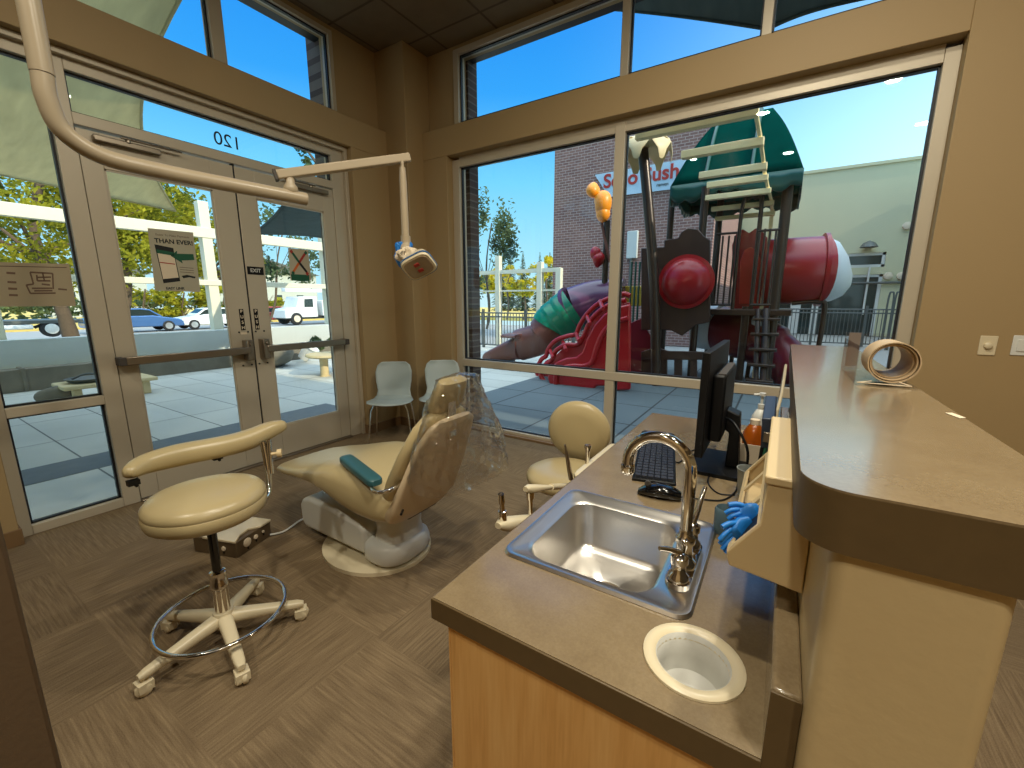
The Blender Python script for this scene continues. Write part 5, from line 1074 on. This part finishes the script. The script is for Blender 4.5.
# red slide entrance and tube
panel('slide_entrance', [(733, 310), (732, 245), (737, 232), (743, 229), (749, 233), (756, 228), (763, 232), (769, 240), (770, 310)], 9.55, 'playred', .08, 'red slide entrance panel with lobed top')
panel('entrance_opening', [(739, 304), (740, 262), (744, 250), (751, 247), (758, 251), (761, 262), (760, 304)], 9.52, 'playbright', .03)
def segtube(name, pts, r_, m, lab=None, n=8): return put(name, G().tube(bez(pts, n), r_, 28), m, ps, True, label=lab)
ty_ = 9.2; cA = at(772, 272, 'y', ty_); cB = at(822, 270, 'y', ty_); rT = .57
segtube('tube_slide', [(cA.x-.1, ty_, cA.z), (cA.x+.4, ty_, cA.z), (cB.x, ty_+.1, cB.z)], rT, 'playred', 'wide red tube section')
put('tube_flange', G().lathe([(rT+.05, -.03), (rT+.05, .03), (rT-.02, .03), (rT-.02, -.03)], (cB.x, ty_+.1, cB.z), 36, (1, .1, 0), True), 'playred', ps, True)
put('tube_end', G().loft([((cB.x+.02, ty_+.1, cB.z), Y, Z, rT*.99, rT*.99), ((cB.x+.2, ty_+.16, cB.z-.03), Y, Z, rT*.9, rT*.86), ((cB.x+.36, ty_+.3, cB.z-.1), Y, Z, rT*.62, rT*.58), ((cB.x+.46, ty_+.42, cB.z-.16), Y, Z, rT*.2, rT*.2)], 32, 1.0), 'playwhite', ps, True, label='white rounded end cone of the tube')
wA = at(714, 325, 'y', 9.9)
segtube('tube_slide', [at(700, 326, 'y', 9.6), at(718, 328, 'y', 9.5)], .46, 'playwhite', 'white lower tube collar')
segtube('tube_slide', [at(718, 328, 'y', 9.5), at(748, 338, 'y', 9.3), at(775, 350, 'y', 9.2), at(798, 375, 'y', 8.9)], [.44]*8+[.43]*8+[.37]*9, 'playmaroon', 'maroon lower spiral slide')
q = at(764, 322, 'y', 9.0); put('port_window', G().lathe([(.0, .02), (.16, .02), (.2, 0), (.2, -.05)], q, 24, (.1, -1, .1)), 'playwhite', ps, True)
# steps and hoops
for i in range(5):
    zz = .16+i*.24; yy_ = 7.75+i*.13; a_, b_ = at(749, 350, 'y', yy_).x, at(777, 350, 'y', yy_).x; put('step', G().box(a_, b_, yy_-.1, yy_+.1, zz, zz+.045), 'post', ps, bevel=.01)
put('stair_stringer', G().tube([(at(765, 380, 'y', 7.7).x, 7.7, ZG), (at(765, 320, 'y', 8.3).x, 8.3, 1.3)], .06, 10).tube([(at(757, 380, 'y', 7.7).x, 7.7, ZG), (at(757, 320, 'y', 8.3).x, 8.3, 1.3)], .04, 10), 'post', ps, True)
for a, b in ((716, 732), (733, 750)):
    xa_, xb_ = at(a, 350, 'y', 9.3).x, at(b, 350, 'y', 9.3).x; zt_ = at(a, 338, 'y', 9.3).z
    put('hoop_rail', G().tube(bez([(xa_, 9.3, ZG), (xa_, 9.3, zt_-.15), ((xa_+xb_)/2, 9.3, zt_), (xb_, 9.3, zt_-.15), (xb_, 9.3, ZG)], 6), .04, 10), 'post', ps, True)
xa_, xb_ = at(792, 300, 'y', 9.0).x, at(826, 300, 'y', 9.0).x; zt_ = at(800, 302, 'y', 9.0).z
put('hoop_rail', G().tube(bez([(xa_, 9.0, zt_-.02), (xb_-.12, 9.0, zt_), (xb_, 9.0, zt_-.15), (xb_-.05, 9.0, ZG)], 6), .04, 10), 'post', ps, True)
# purple / green tube slide going left
T = [(at(624, 301, 'y', 8.9)), at(596, 302, 'y', 8.8), at(573, 309, 'y', 8.6), at(553, 324, 'y', 8.4), at(541, 338, 'y', 8.3)]
segtube('tube_slide', [T[0], T[1], T[2]], .47, 'playpurple', 'purple tube section')
segtube('tube_slide', [T[2]+V((.03, 0, 0)), T[2].lerp(T[3], .6), T[3], T[3].lerp(T[4], .15)], [.49]*8+[.47]*8+[.45]*9, 'playgreen', 'bright green tube section')
put('tube_flange', G().tube([T[2]+V((.05, 0, .02)), T[2]+V((-.02, 0, -.02))], .52, 32), 'playpurple', ps, True)
ex = at(492, 357, 'y', 8.3)
segtube('tube_slide', [T[3].lerp(T[4], .1), T[4], at(520, 345, 'y', 8.25)], [.42]*8+[.36]*9, 'playbrown', 'brown lower tube section')
secs = []
for t, w_, h_ in ((0, .40, .30), (.25, .42, .25), (.6, .44, .18), (.9, .40, .13), (1, .3, .06)):
    q = at(524, 346, 'y', 8.25).lerp(V((ex.x, 8.2, .15)), t); secs.append((q, Y, Z, w_, h_))
put('slide_exit', G().loft(secs, 24, .7), 'playbrown', ps, True, label='brown slide exit trough')
put('exit_rim', G().loft([(at(527, 338, 'y', 8.2)+V((-.35*t, -.05, .06-.0*t)), Y, Z, .5, .05) for t in (0, 1)], 20, .6), 'playbrown', ps, True)
put('exit_foot', G().box(ex.x+.3, ex.x+.6, 8.0, 8.4, ZG, .1), 'post', ps)
# red wavy climber
OUT = [(541, 383), (537, 371), (541, 360), (546, 356), (549, 348), (557, 340), (568, 336), (576, 334), (580, 325), (588, 313), (598, 304), (608, 299), (616, 297), (624, 294), (630, 296), (630, 391), (556, 391), (549, 386)]
for i, (dy, f_) in enumerate(((6.75, 1.0),)):
    pts = [(552, 391), (547, 378), (550, 368), (556, 362), (566, 358), (576, 357), (582, 352), (586, 340), (594, 325), (604, 314), (616, 307), (630, 304), (630, 390), (612, 391), (608, 386), (596, 386), (592, 391)]
    put('climber_wall', G().slab([at(a, b, 'y', dy) for a, b in pts], (0, 1, 0), .08), 'playred', ps, bevel=.03, label='solid red wave-shaped climber wall')
def arc(pts, y_, r_): return G().tube(bez([at(a, b, 'y', y_) for a, b in pts], 5), r_, 12)
for pts, y_ in ((OUT[:15], 7.35), ([(549, 386), (541, 376), (545, 366), (552, 360), (556, 351), (566, 345), (577, 345), (583, 338), (590, 322), (600, 311), (612, 304), (626, 300)], 7.05), ([(556, 386), (556, 376), (562, 369), (572, 366), (584, 366), (592, 362), (596, 350), (602, 335), (612, 324), (628, 318)], 6.73)):
    put('climber_rail', arc(pts, y_, .045), 'playred', ps, True)
put('climber_back', G().slab([at(a, b, 'y', 7.35) for a, b in [(541, 383), (539, 371), (545, 361), (556, 355), (566, 345), (580, 342), (588, 328), (598, 312), (614, 304), (630, 302), (630, 390), (549, 386)]], (0, 1, 0), .05), 'playred', ps, bevel=.02)
for i, (px, py) in enumerate(((548, 372), (553, 358), (566, 350), (579, 341), (590, 324), (603, 309))):
    a, b = at(px, py, 'y', 6.8), at(px-3, py-8, 'y', 7.35); put('climber_rung', G().tube([a, b], .035, 10), 'playred', ps, True)
put('ground_pad', G().box(at(520, 375, 'y', 7.3).x, at(520, 375, 'y', 7.3).x+.35, 7.1, 7.4, ZG, .13), 'post', ps, bevel=.02) if False else None
# ================================================================== lamps, sun, sky
def lamp(x_, y_, power, label):
    e = thing('ceiling_light', (x_, y_, ZC), label, 'ceiling light', 'round recessed ceiling lights')
    put('light_trim', G().lathe([(.10, 0), (.125, 0), (.125, -.012), (.105, -.016), (.10, -.01)], (x_, y_, ZC), 32, close=True), 'white', e, True)
    ld = bpy.data.lights.new('ceiling_lamp', 'AREA'); ld.shape = 'DISK'; ld.size = .15; ld.energy = power; ld.color = (1.0, .93, .76)
    lo = bpy.data.objects.new('ceiling_lamp', ld); COL.objects.link(lo); lo.location = (x_, y_, ZC-.02)
for i, (x_, y_) in enumerate(((-.5, .4), (.8, .6), (.0, 1.9), (-1.6, -1.1), (-.2, -1.6), (1.4, -1.2))):
    lamp(x_, y_, 41, 'round recessed ceiling light, ' + ('nearest above the camera', 'right of the raised counter', 'closest to the playground window', 'behind the near pier', 'above the back of the room', 'in the back right corner of the room')[i])
sd_ = bpy.data.lights.new('sun', 'SUN'); sd_.energy = 4.2; sd_.angle = math.radians(.6); sd_.color = (1.0, .90, .70)
so = bpy.data.objects.new('sun', sd_); COL.objects.link(so)
sv = V((1, -.06, math.tan(math.radians(30)))).normalized(); so.rotation_euler = sv.to_track_quat('Z', 'Y').to_euler(); so.location = (20, 0, 12)
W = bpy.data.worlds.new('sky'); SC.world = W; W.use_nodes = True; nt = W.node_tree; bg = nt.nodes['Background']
tc = nt.nodes.new('ShaderNodeTexCoord'); sp = nt.nodes.new('ShaderNodeSeparateXYZ'); nt.links.new(tc.outputs['Generated'], sp.inputs[0])
cr = nt.nodes.new('ShaderNodeValToRGB'); nt.links.new(sp.outputs[2], cr.inputs[0]); e = cr.color_ramp.elements
for i, (p_, c) in enumerate(((0, (196, 230, 238)), (.08, (168, 226, 246)), (.25, (116, 206, 250)), (.40, (54, 160, 242)), (.6, (22, 128, 232)), (1, (14, 96, 206)))):
    if i >= 2: e.new(p_)
    e[i if i < 2 else i].position = p_; e[i].color = lin(c)
def wm(op, a, b):
    o = nt.nodes.new('ShaderNodeMath'); o.operation = op
    for k, v in ((0, a), (1, b)):
        if hasattr(v, 'is_output'): nt.links.new(v, o.inputs[k])
        else: o.inputs[k].default_value = v
    return o.outputs[0]
def ss(v, lo, hi):
    o = nt.nodes.new('ShaderNodeMapRange'); o.interpolation_type = 'SMOOTHSTEP'; nt.links.new(v, o.inputs[0]); o.inputs[1].default_value = lo; o.inputs[2].default_value = hi; return o.outputs[0]
def wmix(f, a, b):
    o = nt.nodes.new('ShaderNodeMix'); o.data_type = 'RGBA'
    for k, v in ((0, f), (6, a), (7, b)):
        if hasattr(v, 'is_output'): nt.links.new(v, o.inputs[k])
        else: o.inputs[k].default_value = v
    return o.outputs[2]
# pale haze around the sun's side of the sky, unseen overhead sky brightened to light the ground
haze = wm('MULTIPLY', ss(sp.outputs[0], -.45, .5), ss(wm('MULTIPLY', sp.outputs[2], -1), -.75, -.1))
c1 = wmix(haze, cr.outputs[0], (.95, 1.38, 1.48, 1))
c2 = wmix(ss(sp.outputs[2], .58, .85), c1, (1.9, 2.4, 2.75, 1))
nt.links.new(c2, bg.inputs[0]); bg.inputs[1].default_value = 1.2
SC.view_settings.view_transform = 'Standard'; SC.view_settings.look = 'None'; SC.view_settings.exposure = 0; SC.view_settings.gamma = 1; SC.view_settings.use_curve_mapping = False
SC.cycles.use_denoising = True; SC.cycles.max_bounces = 10; SC.cycles.transparent_max_bounces = 24; SC.cycles.diffuse_bounces = 5; SC.cycles.sample_clamp_indirect = 6
SC.cycles.caustics_reflective = False; SC.cycles.caustics_refractive = False
